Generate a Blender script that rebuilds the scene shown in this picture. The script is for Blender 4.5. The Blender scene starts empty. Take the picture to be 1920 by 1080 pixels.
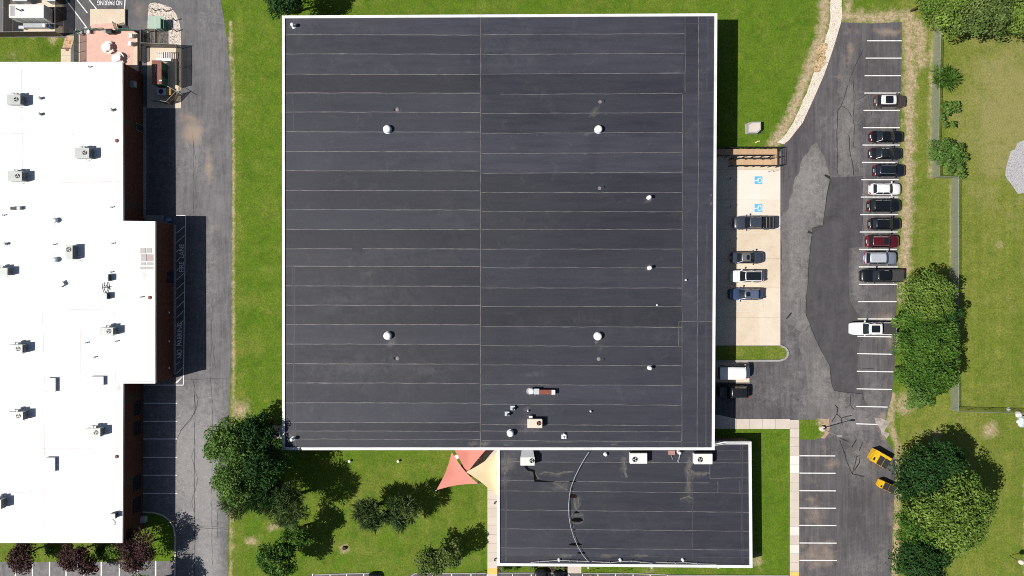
import bpy, bmesh, math, random
import numpy as np
from mathutils import Vector, noise as mnoise
R = math.radians
PI = math.pi
scene = bpy.context.scene
col = scene.collection
random.seed(7)

# ------------------------------------------------------------------ camera, sky, sun, exposure
S = 12.0            # photograph pixels per metre on the ground
CH = 105.0          # flying height of the drone
cam_d = bpy.data.cameras.new('camera')
cam_d.sensor_width = 36.0
cam_d.lens = 36.0 * CH / (1920 / S)
cam_d.clip_start = 0.5
cam_d.clip_end = 6000
cam = bpy.data.objects.new('camera', cam_d)
cam.location = (0, 0, CH)
col.objects.link(cam)
scene.camera = cam

SUN_EL, SUN_DIR = R(47.8), (-0.963, -0.268)
world = bpy.data.worlds.new('World')
scene.world = world
world.use_nodes = True
wn = world.node_tree
sky = wn.nodes.new('ShaderNodeTexSky')
sky.sky_type = 'NISHITA'
sky.sun_disc = False
sky.sun_elevation = SUN_EL
sky.sun_rotation = math.atan2(SUN_DIR[0], SUN_DIR[1]) % (2 * PI)
bg = wn.nodes['Background']
bg.inputs['Strength'].default_value = 0.05
wn.links.new(sky.outputs[0], bg.inputs['Color'])
sun_d = bpy.data.lights.new('sun', 'SUN')
sun_d.energy = 5.0
sun_d.angle = R(0.5)
sun_d.color = (1.0, 0.955, 0.89)
sun = bpy.data.objects.new('sun', sun_d)
sv = Vector((SUN_DIR[0] * math.cos(SUN_EL), SUN_DIR[1] * math.cos(SUN_EL), math.sin(SUN_EL)))
sun.rotation_euler = sv.to_track_quat('Z', 'Y').to_euler()
sun.location = sv * 200
col.objects.link(sun)
scene.view_settings.view_transform = 'Standard'
scene.view_settings.look = 'None'
scene.view_settings.gamma = 1
scene.view_settings.exposure = 0.27
scene.cycles.filter_width = 1.0
scene.cycles.use_denoising = False

# ------------------------------------------------------------------ helpers
def P(px, py, z=0.0):
    """world x,y of the photograph's pixel for a point that stands at height z"""
    k = (1 - z / CH) / S
    return ((px - 960) * k, (540 - py) * k)

def PP(pts, z=0.0):
    return [P(a, b, z) for a, b in pts]

def tag(o, label=None, cat=None, group=None, kind=None):
    if label: o['label'] = label
    if cat: o['category'] = cat
    if group: o['group'] = group
    if kind: o['kind'] = kind
    return o

def thing(name, label, cat, loc, group=None, rz=0.0):
    o = bpy.data.objects.new(name, None)
    o.empty_display_size = 0.3
    o.location = loc
    o.rotation_euler.z = rz
    col.objects.link(o)
    return tag(o, label, cat, group)

def wloc(o):
    v = Vector((0, 0, 0))
    while o is not None:
        v += o.location
        o = o.parent
    return v

class MB:
    def __init__(s):
        s.v, s.f, s.m, s.t = [], [], [], []
    def add(s, vs, fs, m=0, t=0.5):
        b = len(s.v)
        s.v += [tuple(v) for v in vs]
        for f in fs:
            s.f.append([i + b for i in f]); s.m.append(m); s.t.append(t)
        return s
    def flat(s, poly, z, m=0, t=0.5):
        a = sum(poly[i - 1][0] * poly[i][1] - poly[i][0] * poly[i - 1][1] for i in range(len(poly)))
        if a < 0: poly = list(reversed(poly))
        return s.add([(x, y, z) for x, y in poly], [list(range(len(poly)))], m, t)
    def prism(s, poly, z0, z1, m=0, t=0.5, mside=None):
        a = sum(poly[i - 1][0] * poly[i][1] - poly[i][0] * poly[i - 1][1] for i in range(len(poly)))
        if a < 0: poly = list(reversed(poly))
        n = len(poly)
        vs = [(x, y, z0) for x, y in poly] + [(x, y, z1) for x, y in poly]
        s.add(vs, [list(range(n, 2 * n)), list(range(n - 1, -1, -1))], m, t)
        return s.add(vs, [[i, (i + 1) % n, n + (i + 1) % n, n + i] for i in range(n)], m if mside is None else mside, t)
    def box(s, x0, x1, y0, y1, z0, z1, m=0, t=0.5):
        return s.prism([(x0, y0), (x1, y0), (x1, y1), (x0, y1)], z0, z1, m, t)
    def rbox(s, cx, cy, z0, z1, lx, ly, rot=0, m=0, t=0.5):
        c, q = math.cos(rot), math.sin(rot)
        return s.prism([(cx + x * c - y * q, cy + x * q + y * c) for x, y in
                        ((-lx / 2, -ly / 2), (lx / 2, -ly / 2), (lx / 2, ly / 2), (-lx / 2, ly / 2))], z0, z1, m, t)
    def strip(s, pts, w, z, m=0, t=0.5):
        pts = [Vector((p[0], p[1])) for p in pts]
        L, Rr = [], []
        for i, p in enumerate(pts):
            d = (pts[min(i + 1, len(pts) - 1)] - pts[max(i - 1, 0)]).normalized()
            n = Vector((-d.y, d.x)) * (w[i] if isinstance(w, (list, tuple)) else w) / 2
            L.append(p + n); Rr.append(p - n)
        n = len(pts)
        return s.add([(p.x, p.y, z) for p in L] + [(p.x, p.y, z) for p in Rr],
                     [[n + i, n + i + 1, i + 1, i] for i in range(n - 1)], m, t)
    def lathe(s, cx, cy, prof, n=16, m=0, t=0.5):
        vs = []
        for r, z in prof:
            vs += [(cx + r * math.cos(2 * PI * k / n), cy + r * math.sin(2 * PI * k / n), z) for k in range(n)]
        fs = []
        for j in range(len(prof) - 1):
            fs += [[j * n + k, j * n + (k + 1) % n, (j + 1) * n + (k + 1) % n, (j + 1) * n + k] for k in range(n)]
        fs.append(list(range((len(prof) - 1) * n, len(prof) * n)))
        fs.append(list(range(n - 1, -1, -1)))
        return s.add(vs, fs, m, t)
    def cyl(s, cx, cy, z0, z1, r, n=14, m=0, t=0.5, r1=None):
        return s.lathe(cx, cy, [(r, z0), (r if r1 is None else r1, z1)], n, m, t)
    def tube(s, pts, r, n=6, m=0, t=0.5):
        pts = [Vector(p) for p in pts]
        vs = []
        for i, p in enumerate(pts):
            d = (pts[min(i + 1, len(pts) - 1)] - pts[max(i - 1, 0)]).normalized()
            a = d.orthogonal().normalized() if abs(d.z) > 0.9 else d.cross(Vector((0, 0, 1))).normalized()
            b = d.cross(a)
            rr = r[i] if isinstance(r, (list, tuple)) else r
            vs += [p + (a * math.cos(2 * PI * k / n) + b * math.sin(2 * PI * k / n)) * rr for k in range(n)]
        fs = []
        for j in range(len(pts) - 1):
            fs += [[j * n + k, (j + 1) * n + k, (j + 1) * n + (k + 1) % n, j * n + (k + 1) % n] for k in range(n)]
        fs += [list(range(n)), list(range(len(pts) * n - 1, (len(pts) - 1) * n - 1, -1))]
        return s.add(vs, fs, m, t)
    def build(s, name, mats, parent=None, smooth=False, bevel=0.0):
        me = bpy.data.meshes.new(name)
        o = wloc(parent) if parent else Vector((0, 0, 0))
        me.from_pydata([(v[0] - o.x, v[1] - o.y, v[2] - o.z) for v in s.v], [], s.f)
        for m in (mats if isinstance(mats, (list, tuple)) else [mats]): me.materials.append(m)
        me.polygons.foreach_set('material_index', s.m)
        me.attributes.new('tone', 'FLOAT', 'FACE').data.foreach_set('value', s.t)
        if smooth: me.polygons.foreach_set('use_smooth', [True] * len(s.f))
        if bevel:
            bm = bmesh.new(); bm.from_mesh(me)
            bmesh.ops.remove_doubles(bm, verts=bm.verts, dist=0.0005)
            ed = [e for e in bm.edges if len(e.link_faces) == 2 and e.calc_face_angle(0) > 0.6]
            bmesh.ops.bevel(bm, geom=ed, offset=bevel, segments=2, affect='EDGES', profile=0.6, clamp_overlap=True)
            bm.to_mesh(me); bm.free()
        me.update()
        ob = bpy.data.objects.new(name, me)
        col.objects.link(ob)
        if parent: ob.parent = parent
        return ob

def copy_tree(o, parent=None):
    c = o.copy(); col.objects.link(c)
    if parent: c.parent = parent
    for ch in list(o.children): copy_tree(ch, c)
    return c

# ------------------------------------------------------------------ materials
class NT:
    def __init__(s, name):
        s.mat = bpy.data.materials.new(name); s.mat.use_nodes = True
        s.nt = s.mat.node_tree; s.b = s.nt.nodes['Principled BSDF']
        s.pos = s.new('ShaderNodeNewGeometry').outputs['Position']
    def new(s, t, **kw):
        n = s.nt.nodes.new(t)
        for k, v in kw.items(): setattr(n, k, v)
        return n
    def put(s, sock, v):
        if v is None: return
        if hasattr(v, 'is_linked'): s.nt.links.new(v, sock)
        elif isinstance(v, (tuple, list)) and len(v) == 3 and sock.type == 'RGBA': sock.default_value = (*v, 1)
        else: sock.default_value = v
    def noise(s, scale, detail=4, rough=0.55, vec=None, stretch=None, dist=0.0):
        n = s.new('ShaderNodeTexNoise')
        v = vec or s.pos
        if stretch:
            mp = s.new('ShaderNodeMapping'); s.put(mp.inputs['Vector'], v); mp.inputs['Scale'].default_value = stretch
            v = mp.outputs[0]
        s.put(n.inputs['Vector'], v); n.inputs['Scale'].default_value = scale
        n.inputs['Detail'].default_value = detail; n.inputs['Roughness'].default_value = rough
        n.inputs['Distortion'].default_value = dist
        return n.outputs['Fac']
    def vor(s, scale, feature='F1', out='Color'):
        n = s.new('ShaderNodeTexVoronoi', feature=feature); s.put(n.inputs['Vector'], s.pos); n.inputs['Scale'].default_value = scale
        return n.outputs[out]
    def ramp(s, fac, a, b, lo=0.0, hi=1.0):
        n = s.new('ShaderNodeMapRange'); n.clamp = True
        s.put(n.inputs[0], fac)
        for i, v in enumerate((a, b, lo, hi)): n.inputs[i + 1].default_value = v
        return n.outputs[0]
    def math(s, op, a, b=None):
        n = s.new('ShaderNodeMath', operation=op); s.put(n.inputs[0], a); s.put(n.inputs[1], b)
        return n.outputs[0]
    def mix(s, f, a, b, blend='MIX'):
        n = s.new('ShaderNodeMix', data_type='RGBA', blend_type=blend)
        s.put(n.inputs[0], f); s.put(n.inputs[6], a); s.put(n.inputs[7], b)
        return n.outputs[2]
    def attr(s, name):
        return s.new('ShaderNodeAttribute', attribute_name=name)
    def sep(s, c):
        n = s.new('ShaderNodeSeparateColor'); s.put(n.inputs[0], c); return n.outputs
    def bump(s, h, strength=0.3, dist=0.05):
        n = s.new('ShaderNodeBump'); n.inputs['Strength'].default_value = strength; n.inputs['Distance'].default_value = dist
        s.put(n.inputs['Height'], h); s.put(s.b.inputs['Normal'], n.outputs[0])
    def out(s, c, rough=0.7, metal=0.0, spec=0.3):
        s.put(s.b.inputs['Base Color'], c); s.put(s.b.inputs['Roughness'], rough)
        s.b.inputs['Metallic'].default_value = metal; s.b.inputs['Specular IOR Level'].default_value = spec
        return s.mat

def plain(name, c, rough=0.6, metal=0.0, var=0.25, scale=3.0, spec=0.4, coat=0.0):
    n = NT(name)
    f = n.ramp(n.noise(scale, 5, 0.6), 0.3, 0.7)
    m = n.out(n.mix(f, tuple(x * (1 - var) for x in c), tuple(min(1, x * (1 + var * 0.5)) for x in c)), rough, metal, spec)
    if coat:
        n.b.inputs['Coat Weight'].default_value = coat; n.b.inputs['Coat Roughness'].default_value = 0.06
    return m

def grass_mat():
    n = NT('grass')
    a = n.sep(n.attr('mask').outputs['Color'])
    mid = n.ramp(n.noise(0.55, 6, 0.72, dist=0.4), 0.36, 0.64)
    tuft = n.ramp(n.noise(2.2, 5, 0.75), 0.36, 0.64)
    fine = n.ramp(n.noise(3.4, 4, 0.8), 0.38, 0.62)
    blade = n.ramp(n.noise(13.0, 2, 0.7), 0.36, 0.66)
    mow = n.ramp(n.noise(0.55, 2, 0.5, stretch=(1.0, 0.05, 1)), 0.40, 0.60)
    lush = n.mix(mid, (0.044, 0.126, 0.003), (0.102, 0.215, 0.008))
    lush = n.mix(n.math('MULTIPLY', tuft, 0.45), lush, (0.128, 0.230, 0.014))
    yel = n.mix(mid, (0.135, 0.182, 0.017), (0.265, 0.280, 0.054))
    yel = n.mix(n.math('MULTIPLY', tuft, 0.4), yel, (0.36, 0.35, 0.095))
    yel = n.mix(n.math('MULTIPLY', mow, 0.5), yel, (0.135, 0.172, 0.026))
    blotch = n.ramp(n.noise(0.30, 6, 0.7, dist=0.8), 0.42, 0.60)
    lush = n.mix(n.math('MULTIPLY', blotch, 0.55), lush, n.mix(tuft, (0.105, 0.190, 0.010), (0.165, 0.240, 0.022)))
    lush = n.mix(n.math('MULTIPLY', n.ramp(n.noise(0.42, 6, 0.75, dist=0.6), 0.52, 0.66), 0.5), lush, (0.028, 0.090, 0.003))
    df = n.math('ADD', a[1], n.math('MULTIPLY', n.math('SUBTRACT', n.noise(0.28, 7, 0.78, dist=0.5), 0.5), 2.0))
    c = n.mix(n.ramp(df, 0.05, 0.62), lush, yel)
    pale = n.mix(fine, (0.30, 0.26, 0.095), (0.42, 0.37, 0.16))
    c = n.mix(n.ramp(df, 0.72, 1.25), c, pale)
    c = n.mix(n.math('MULTIPLY', fine, 0.8), c, n.mix(0.62, c, (0.010, 0.028, 0.002)))
    c = n.mix(n.math('MULTIPLY', n.ramp(n.noise(0.9, 5, 0.7), 0.5, 0.68), 0.45), c, n.mix(0.6, c, (0.016, 0.05, 0.003)))
    c = n.mix(n.math('MULTIPLY', blade, 0.34), c, (0.24, 0.30, 0.05))
    dirt = n.mix(n.ramp(n.noise(1.8, 6, 0.75), 0.38, 0.62), (0.30, 0.225, 0.125), (0.56, 0.46, 0.30))
    dirt = n.mix(n.math('MULTIPLY', n.ramp(n.noise(4.0, 4, 0.75), 0.45, 0.65), 0.5), dirt, (0.20, 0.165, 0.06))
    dn = n.math('ADD', a[0], n.math('MULTIPLY', n.math('SUBTRACT', n.noise(0.8, 7, 0.8, dist=0.5), 0.5), 2.6))
    c = n.mix(n.math('MULTIPLY', n.ramp(dn, 0.30, 0.95), n.ramp(a[0], 0.03, 0.2)), c, dirt)
    n.bump(n.math('ADD', fine, blade), 0.6, 0.06)
    return n.out(c, 0.9, 0, 0.1)

def asphalt_mat(name, base, worn, crackle=True):
    """mask: r tan sediment, g worn pale aggregate, b dark sealed, plus shade painted beside the brick building"""
    n = NT(name)
    a = n.sep(n.attr('mask').outputs['Color'])
    mid = n.noise(0.35, 7, 0.75, dist=0.4)
    fine = n.ramp(n.noise(7.0, 3, 0.8), 0.34, 0.66)
    streak = n.ramp(n.noise(1.5, 7, 0.78, stretch=(1.0, 0.07, 1)), 0.42, 0.62)
    c = n.mix(n.ramp(mid, 0.36, 0.64), tuple(x * 0.74 for x in base), tuple(x * 1.28 for x in base))
    c = n.mix(n.math('MULTIPLY', streak, 0.34), c, worn)
    wf = n.math('ADD', a[1], n.math('MULTIPLY', n.math('SUBTRACT', n.noise(1.0, 9, 0.8, dist=0.7), 0.5), 2.4))
    c = n.mix(n.math('MULTIPLY', n.ramp(wf, 0.25, 0.95), 0.9), c, worn)
    pit = n.ramp(n.noise(1.9, 10, 0.85, dist=1.6), 0.53, 0.62)
    c = n.mix(n.math('MULTIPLY', pit, n.ramp(a[1], 0.1, 0.8, 0.04, 0.75)), c, tuple(x * 1.65 for x in worn))
    tf = n.math('ADD', a[0], n.math('MULTIPLY', n.math('SUBTRACT', n.noise(0.7, 7, 0.75), 0.5), 1.8))
    c = n.mix(n.math('MULTIPLY', n.math('MULTIPLY', n.ramp(tf, 0.20, 0.95), n.ramp(a[0], 0.02, 0.3)), 0.85), c, (0.36, 0.28, 0.215))
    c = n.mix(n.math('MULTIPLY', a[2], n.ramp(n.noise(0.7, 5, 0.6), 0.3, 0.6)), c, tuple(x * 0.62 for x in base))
    c = n.mix(n.math('MULTIPLY', fine, 0.25), c, tuple(x * 0.45 for x in base))
    n.bump(fine, 0.25, 0.02)
    return n.out(c, 0.85, 0, 0.25)

def concrete_mat(name, a, b, stain=(0.30, 0.22, 0.14)):
    n = NT(name)
    t = n.attr('tone').outputs['Fac']
    c = n.mix(n.ramp(n.noise(0.45, 6, 0.65), 0.3, 0.7), a, b)
    c = n.mix(n.math('MULTIPLY', n.ramp(n.noise(1.2, 6, 0.75, dist=0.5), 0.55, 0.8), 0.35), c, stain)
    c = n.mix(n.math('MULTIPLY', n.ramp(n.noise(9, 2, 0.7), 0.4, 0.7), 0.12), c, tuple(x * 0.6 for x in a))
    c = n.mix(n.ramp(t, 0.5, 1.0), n.mix(n.ramp(t, 0.0, 0.5, 0.25, 0.0), c, tuple(x * 0.7 for x in a)), (0.72, 0.70, 0.66))
    return n.out(c, 0.85, 0, 0.2)

def gravel_mat(name, a, b, cc, scale=7.0):
    n = NT(name)
    v = n.sep(n.vor(scale))
    c = n.mix(v[0], a, b)
    c = n.mix(n.ramp(v[1], 0.75, 0.95), c, cc)
    n.bump(n.vor(scale, out='Distance'), 0.8, 0.06)
    return n.out(c, 0.9, 0, 0.2)

def roof_mat():
    n = NT('black_membrane')
    t = n.attr('tone').outputs['Fac']
    st = n.noise(1.1, 6, 0.7, stretch=(0.12, 1.0, 1))
    c = n.mix(n.ramp(st, 0.38, 0.62), (0.0165, 0.0185, 0.0285), (0.0285, 0.0300, 0.0425))
    c = n.mix(n.ramp(n.noise(0.09, 4, 0.6), 0.35, 0.7, 0, 0.6), c, (0.040, 0.0405, 0.053))
    c = n.mix(n.ramp(t, 0.0, 1.0, 0.25, 0.0), c, (0.0135, 0.0150, 0.0215))
    c = n.mix(n.math('MULTIPLY', n.ramp(n.noise(0.30, 7, 0.78, dist=0.9), 0.56, 0.74), 0.32), c, (0.095, 0.092, 0.096))
    c = n.mix(n.math('MULTIPLY', n.ramp(n.noise(5, 3, 0.8), 0.42, 0.68), 0.35), c, (0.045, 0.046, 0.058))
    c = n.mix(n.math('MULTIPLY', n.ramp(n.noise(3.2, 2, 0.6), 0.74, 0.78), 0.5), c, (0.16, 0.15, 0.14))
    k = n.sep(n.attr('mask').outputs['Color'])
    dn = n.math('ADD', k[0], n.math('MULTIPLY', n.math('SUBTRACT', n.noise(1.1, 7, 0.78, dist=0.8), 0.5), 1.3))
    c = n.mix(n.math('MULTIPLY', n.math('MULTIPLY', n.ramp(dn, 0.18, 1.0), n.ramp(k[0], 0.02, 0.25)), 0.8), c, (0.150, 0.142, 0.138))
    wn = n.math('MULTIPLY', k[1], n.ramp(n.noise(0.55, 6, 0.7, dist=0.7), 0.40, 0.62))
    c = n.mix(n.math('MULTIPLY', wn, 0.6), c, (0.062, 0.061, 0.069))
    c = n.mix(n.math('MULTIPLY', k[2], 0.6), c, (0.014, 0.014, 0.020))
    c = n.mix(1.0, c, n.ramp(t, 0.0, 1.0, 0.80, 1.30), 'MULTIPLY')
    n.bump(n.ramp(n.noise(0.55, 4, 0.6, dist=0.9), 0.52, 0.80), 0.12, 0.06)
    return n.out(c, n.ramp(st, 0.2, 0.8, 0.5, 0.75), 0, 0.35)

def white_roof_mat():
    n = NT('white_membrane')
    c = n.mix(n.math('MULTIPLY', n.ramp(n.noise(0.16, 7, 0.72, dist=0.8), 0.50, 0.72), 0.9), (0.70, 0.705, 0.71), (0.60, 0.59, 0.58))
    c = n.mix(n.math('MULTIPLY', n.ramp(n.noise(1.1, 6, 0.75, stretch=(0.2, 1.0, 1)), 0.56, 0.72), 0.45), c, (0.60, 0.59, 0.58))
    k = n.sep(n.attr('mask').outputs['Color'])
    dn = n.math('ADD', k[0], n.math('MULTIPLY', n.math('SUBTRACT', n.noise(0.9, 7, 0.78, dist=0.8), 0.5), 1.2))
    c = n.mix(n.math('MULTIPLY', n.math('MULTIPLY', n.ramp(dn, 0.15, 1.0), n.ramp(k[0], 0.02, 0.25)), 0.85), c, (0.33, 0.305, 0.285))
    return n.out(c, 0.6, 0, 0.3)

def brick_mat():
    n = NT('brown_brick')
    b = n.new('ShaderNodeTexBrick')
    mp = n.new('ShaderNodeMapping'); n.put(mp.inputs['Vector'], n.pos); mp.inputs['Rotation'].default_value = (R(90), 0, R(90))
    n.put(b.inputs['Vector'], mp.outputs[0])
    b.inputs['Scale'].default_value = 4.0
    b.inputs['Color1'].default_value = (0.125, 0.046, 0.032, 1); b.inputs['Color2'].default_value = (0.09, 0.034, 0.025, 1)
    b.inputs['Mortar'].default_value = (0.075, 0.055, 0.046, 1); b.inputs['Mortar Size'].default_value = 0.012
    c = n.mix(n.ramp(n.noise(0.6, 5, 0.7), 0.3, 0.7, 0, 0.5), b.outputs['Color'], (0.085, 0.036, 0.028))
    return n.out(c, 0.85, 0, 0.2)

def wood_mat(name, a, b, axis=(1, 14, 1)):
    n = NT(name)
    c = n.mix(n.ramp(n.noise(0.8, 5, 0.7, stretch=axis), 0.3, 0.7), a, b)
    return n.out(c, 0.8, 0, 0.2)

def leaf_mat(name, a, b, c2=None):
    n = NT(name)
    t = n.attr('tone').outputs['Fac']
    c = n.mix(t, a, b)
    c = n.mix(n.ramp(n.noise(0.45, 3, 0.6), 0.35, 0.7, 0, 0.5), c, c2 or tuple(x * 0.8 for x in a))
    n.out(c, 0.65, 0, 0.2)
    tr = n.new('ShaderNodeBsdfTranslucent'); n.put(tr.inputs['Color'], c)
    ms = n.new('ShaderNodeMixShader'); ms.inputs[0].default_value = 0.22
    n.nt.links.new(n.b.outputs[0], ms.inputs[1]); n.nt.links.new(tr.outputs[0], ms.inputs[2])
    n.nt.links.new(ms.outputs[0], n.nt.nodes['Material Output'].inputs['Surface'])
    return n.mat

def mesh_fabric(name, c, cover):
    """woven wire or netting too fine to resolve: part covers, part open"""
    n = NT(name)
    n.out(c, 0.6, 0.3, 0.3)
    tr = n.new('ShaderNodeBsdfTransparent'); ms = n.new('ShaderNodeMixShader')
    n.put(ms.inputs[0], n.ramp(n.noise(18, 2, 0.5), 0.2, 0.8, max(0, cover - 0.12), min(1, cover + 0.12)))
    n.nt.links.new(tr.outputs[0], ms.inputs[1]); n.nt.links.new(n.b.outputs[0], ms.inputs[2])
    n.nt.links.new(ms.outputs[0], n.nt.nodes['Material Output'].inputs['Surface'])
    return n.mat

def paint(name, c, metal=0.0, rough=0.3):
    return plain(name, c, rough, metal, 0.06, 1.0, 0.5, 0.7)

M = dict(
    grass=grass_mat(),
    lot=asphalt_mat('lot_asphalt', (0.082, 0.076, 0.083), (0.225, 0.214, 0.207)),
    road=asphalt_mat('road_asphalt', (0.122, 0.118, 0.126), (0.275, 0.265, 0.262)),
    patch=asphalt_mat('new_asphalt', (0.068, 0.064, 0.070), (0.105, 0.100, 0.104)),
    worn=asphalt_mat('worn_asphalt', (0.122, 0.115, 0.115), (0.255, 0.243, 0.235)),
    crack=plain('crack_sealant', (0.022, 0.021, 0.022), 0.7),
    conc=concrete_mat('buff_concrete', (0.57, 0.465, 0.345), (0.66, 0.575, 0.455)),
    concp=concrete_mat('pale_concrete', (0.52, 0.455, 0.39), (0.61, 0.545, 0.475), (0.36, 0.30, 0.23)),
    concg=concrete_mat('grey_concrete', (0.26, 0.25, 0.235), (0.38, 0.37, 0.35)),
    gravel=gravel_mat('cream_gravel', (0.58, 0.50, 0.41), (0.78, 0.71, 0.62), (0.42, 0.34, 0.25), 11.0),
    pebble=gravel_mat('river_pebble', (0.46, 0.40, 0.34), (0.68, 0.61, 0.54), (0.20, 0.15, 0.11), 6.5),
    stone=gravel_mat('grey_stone_dust', (0.34, 0.33, 0.34), (0.46, 0.45, 0.46), (0.27, 0.26, 0.27), 9.0),
    mulch=gravel_mat('dark_mulch', (0.03, 0.022, 0.016), (0.07, 0.05, 0.035), (0.12, 0.09, 0.06), 6.0),
    line=plain('white_line_paint', (0.78, 0.78, 0.76), 0.7, 0, 0.22, 2.5),
    fline=plain('faded_line_paint', (0.62, 0.60, 0.55), 0.8, 0, 0.3, 2.0),
    blue=plain('blue_pavement_paint', (0.10, 0.42, 0.75), 0.7, 0, 0.12),
    yel=plain('yellow_pavement_paint', (0.72, 0.50, 0.13), 0.7, 0, 0.2),
    roof=roof_mat(),
    seam=plain('membrane_seam', (0.150, 0.140, 0.136), 0.6, 0, 0.5, 0.9),
    fseam=plain('faint_membrane_seam', (0.072, 0.070, 0.074), 0.6, 0, 0.3, 0.9),
    stain=plain('roof_dust_stain', (0.10, 0.096, 0.092), 0.8, 0, 0.5, 2.2),
    dark_mark=plain('dark_roof_mark', (0.0045, 0.0045, 0.0055), 0.85, 0, 0.3, 2.0, 0.05),
    wroof=white_roof_mat(),
    wseam=plain('white_membrane_seam', (0.50, 0.49, 0.48), 0.7, 0, 0.15),
    coping=plain('white_metal_coping', (0.74, 0.74, 0.73), 0.4, 0, 0.22, 0.35),
    brick=brick_mat(),
    bwall=plain('tan_block_wall', (0.16, 0.11, 0.085), 0.85),
    glass=plain('window_glass', (0.015, 0.022, 0.03), 0.08, 0, 0.1, 1, 0.6),
    hvac=plain('painted_cabinet', (0.43, 0.455, 0.435), 0.45, 0, 0.10, 1.2),
    hvacw=plain('white_cabinet', (0.70, 0.69, 0.66), 0.45, 0, 0.08, 1.2),
    cream=plain('cream_cabinet', (0.66, 0.57, 0.48), 0.5, 0, 0.1, 1.2),
    galv=plain('galvanised_sheet', (0.36, 0.38, 0.40), 0.45, 0.3, 0.15),
    lgalv=plain('light_galvanised_sheet', (0.55, 0.60, 0.62), 0.4, 0.2, 0.12),
    louv=plain('dark_coil', (0.035, 0.038, 0.042), 0.6, 0.2),
    black=plain('black_metal', (0.012, 0.012, 0.013), 0.5),
    dark=plain('dark_rubber', (0.028, 0.028, 0.030), 0.7),
    redm=plain('oxide_red_metal', (0.22, 0.062, 0.04), 0.6),
    white=plain('white_plastic', (0.80, 0.80, 0.80), 0.4, 0, 0.03),
    deckp=plain('salmon_deck', (0.64, 0.40, 0.325), 0.75, 0, 0.10, 1.5),
    green=plain('green_paint', (0.05, 0.17, 0.10), 0.55, 0, 0.15),
    gmesh=mesh_fabric('green_rail_mesh', (0.045, 0.16, 0.095), 0.62),
    mint=plain('mint_concrete', (0.36, 0.45, 0.37), 0.8, 0, 0.12),
    mintm=plain('mint_metal', (0.33, 0.44, 0.36), 0.5, 0, 0.08),
    chain=mesh_fabric('chain_link', (0.36, 0.39, 0.35), 0.42),
    net=mesh_fabric('dark_netting', (0.10, 0.075, 0.055), 0.80),
    steel=plain('grey_steel', (0.40, 0.41, 0.40), 0.45, 0.5),
    slat=wood_mat('brown_slat', (0.075, 0.052, 0.042), (0.12, 0.085, 0.07), (8, 8, 0.3)),
    ramp=wood_mat('treated_board', (0.42, 0.265, 0.15), (0.56, 0.385, 0.235), (12, 0.6, 1)),
    plank=wood_mat('weathered_plank', (0.20, 0.15, 0.11), (0.32, 0.25, 0.18)),
    rbrown=plain('rust_brown_roof', (0.23, 0.085, 0.06), 0.7, 0, 0.25, 2.0),
    coral=plain('coral_sail_cloth', (0.62, 0.225, 0.175), 0.8, 0, 0.07, 0.8),
    sand=plain('sand_sail_cloth', (0.74, 0.59, 0.36), 0.8, 0, 0.05, 0.8),
    ymet=plain('yellow_dumpster_paint', (0.70, 0.42, 0.015), 0.5, 0, 0.15),
    bluep=plain('blue_plastic', (0.12, 0.22, 0.42), 0.5),
    amber=plain('amber_box', (0.45, 0.27, 0.07), 0.7),
    brickp=gravel_mat('buff_brick_paver', (0.42, 0.29, 0.18), (0.55, 0.40, 0.26), (0.33, 0.15, 0.09), 4.0),
    drainm=plain('dusty_metal', (0.21, 0.20, 0.19), 0.7),
    paver=plain('grey_walk_pad', (0.44, 0.42, 0.40), 0.85, 0, 0.08),
    pinkp=plain('pink_walk_pad', (0.46, 0.36, 0.35), 0.85, 0, 0.08),
    tyre=plain('tyre_rubber', (0.015, 0.015, 0.016), 0.8),
    rim=plain('alloy_rim', (0.45, 0.45, 0.46), 0.3, 0.8),
    cglass=plain('tinted_car_glass', (0.010, 0.014, 0.018), 0.05, 0, 0.1, 1, 0.7),
    lamp=plain('clear_lamp_lens', (0.72, 0.72, 0.70), 0.15, 0, 0.05),
    tail=plain('red_lamp_lens', (0.28, 0.015, 0.015), 0.2, 0, 0.1),
    chrome=plain('bright_trim', (0.62, 0.62, 0.62), 0.2, 0.8),
    bark=plain('bark', (0.09, 0.065, 0.045), 0.9, 0, 0.4, 6),
    soil=plain('dark_soil', (0.05, 0.035, 0.025), 0.9, 0, 0.4),
    rock=plain('pale_rock', (0.58, 0.56, 0.54), 0.85, 0, 0.2),
    orange=gravel_mat('rusty_gravel', (0.36, 0.235, 0.10), (0.58, 0.46, 0.30), (0.17, 0.11, 0.05), 6.0),
)

# ------------------------------------------------------------------ setting: ground, roads, lots
def gauss(px, py, cx, cy, rx, ry=None):
    ry = ry or rx
    return np.exp(-(((px - cx) / rx) ** 2 + ((py - cy) / ry) ** 2))

def near(px, py, pts, w):
    """1 on the polyline, falling to 0 at w pixels"""
    d = np.full(px.shape, 1e9)
    for (x0, y0), (x1, y1) in zip(pts[:-1], pts[1:]):
        dx, dy = x1 - x0, y1 - y0
        t = np.clip(((px - x0) * dx + (py - y0) * dy) / (dx * dx + dy * dy + 1e-9), 0, 1)
        d = np.minimum(d, np.hypot(px - x0 - t * dx, py - y0 - t * dy))
    return np.clip(1 - d / w, 0, 1)

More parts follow.
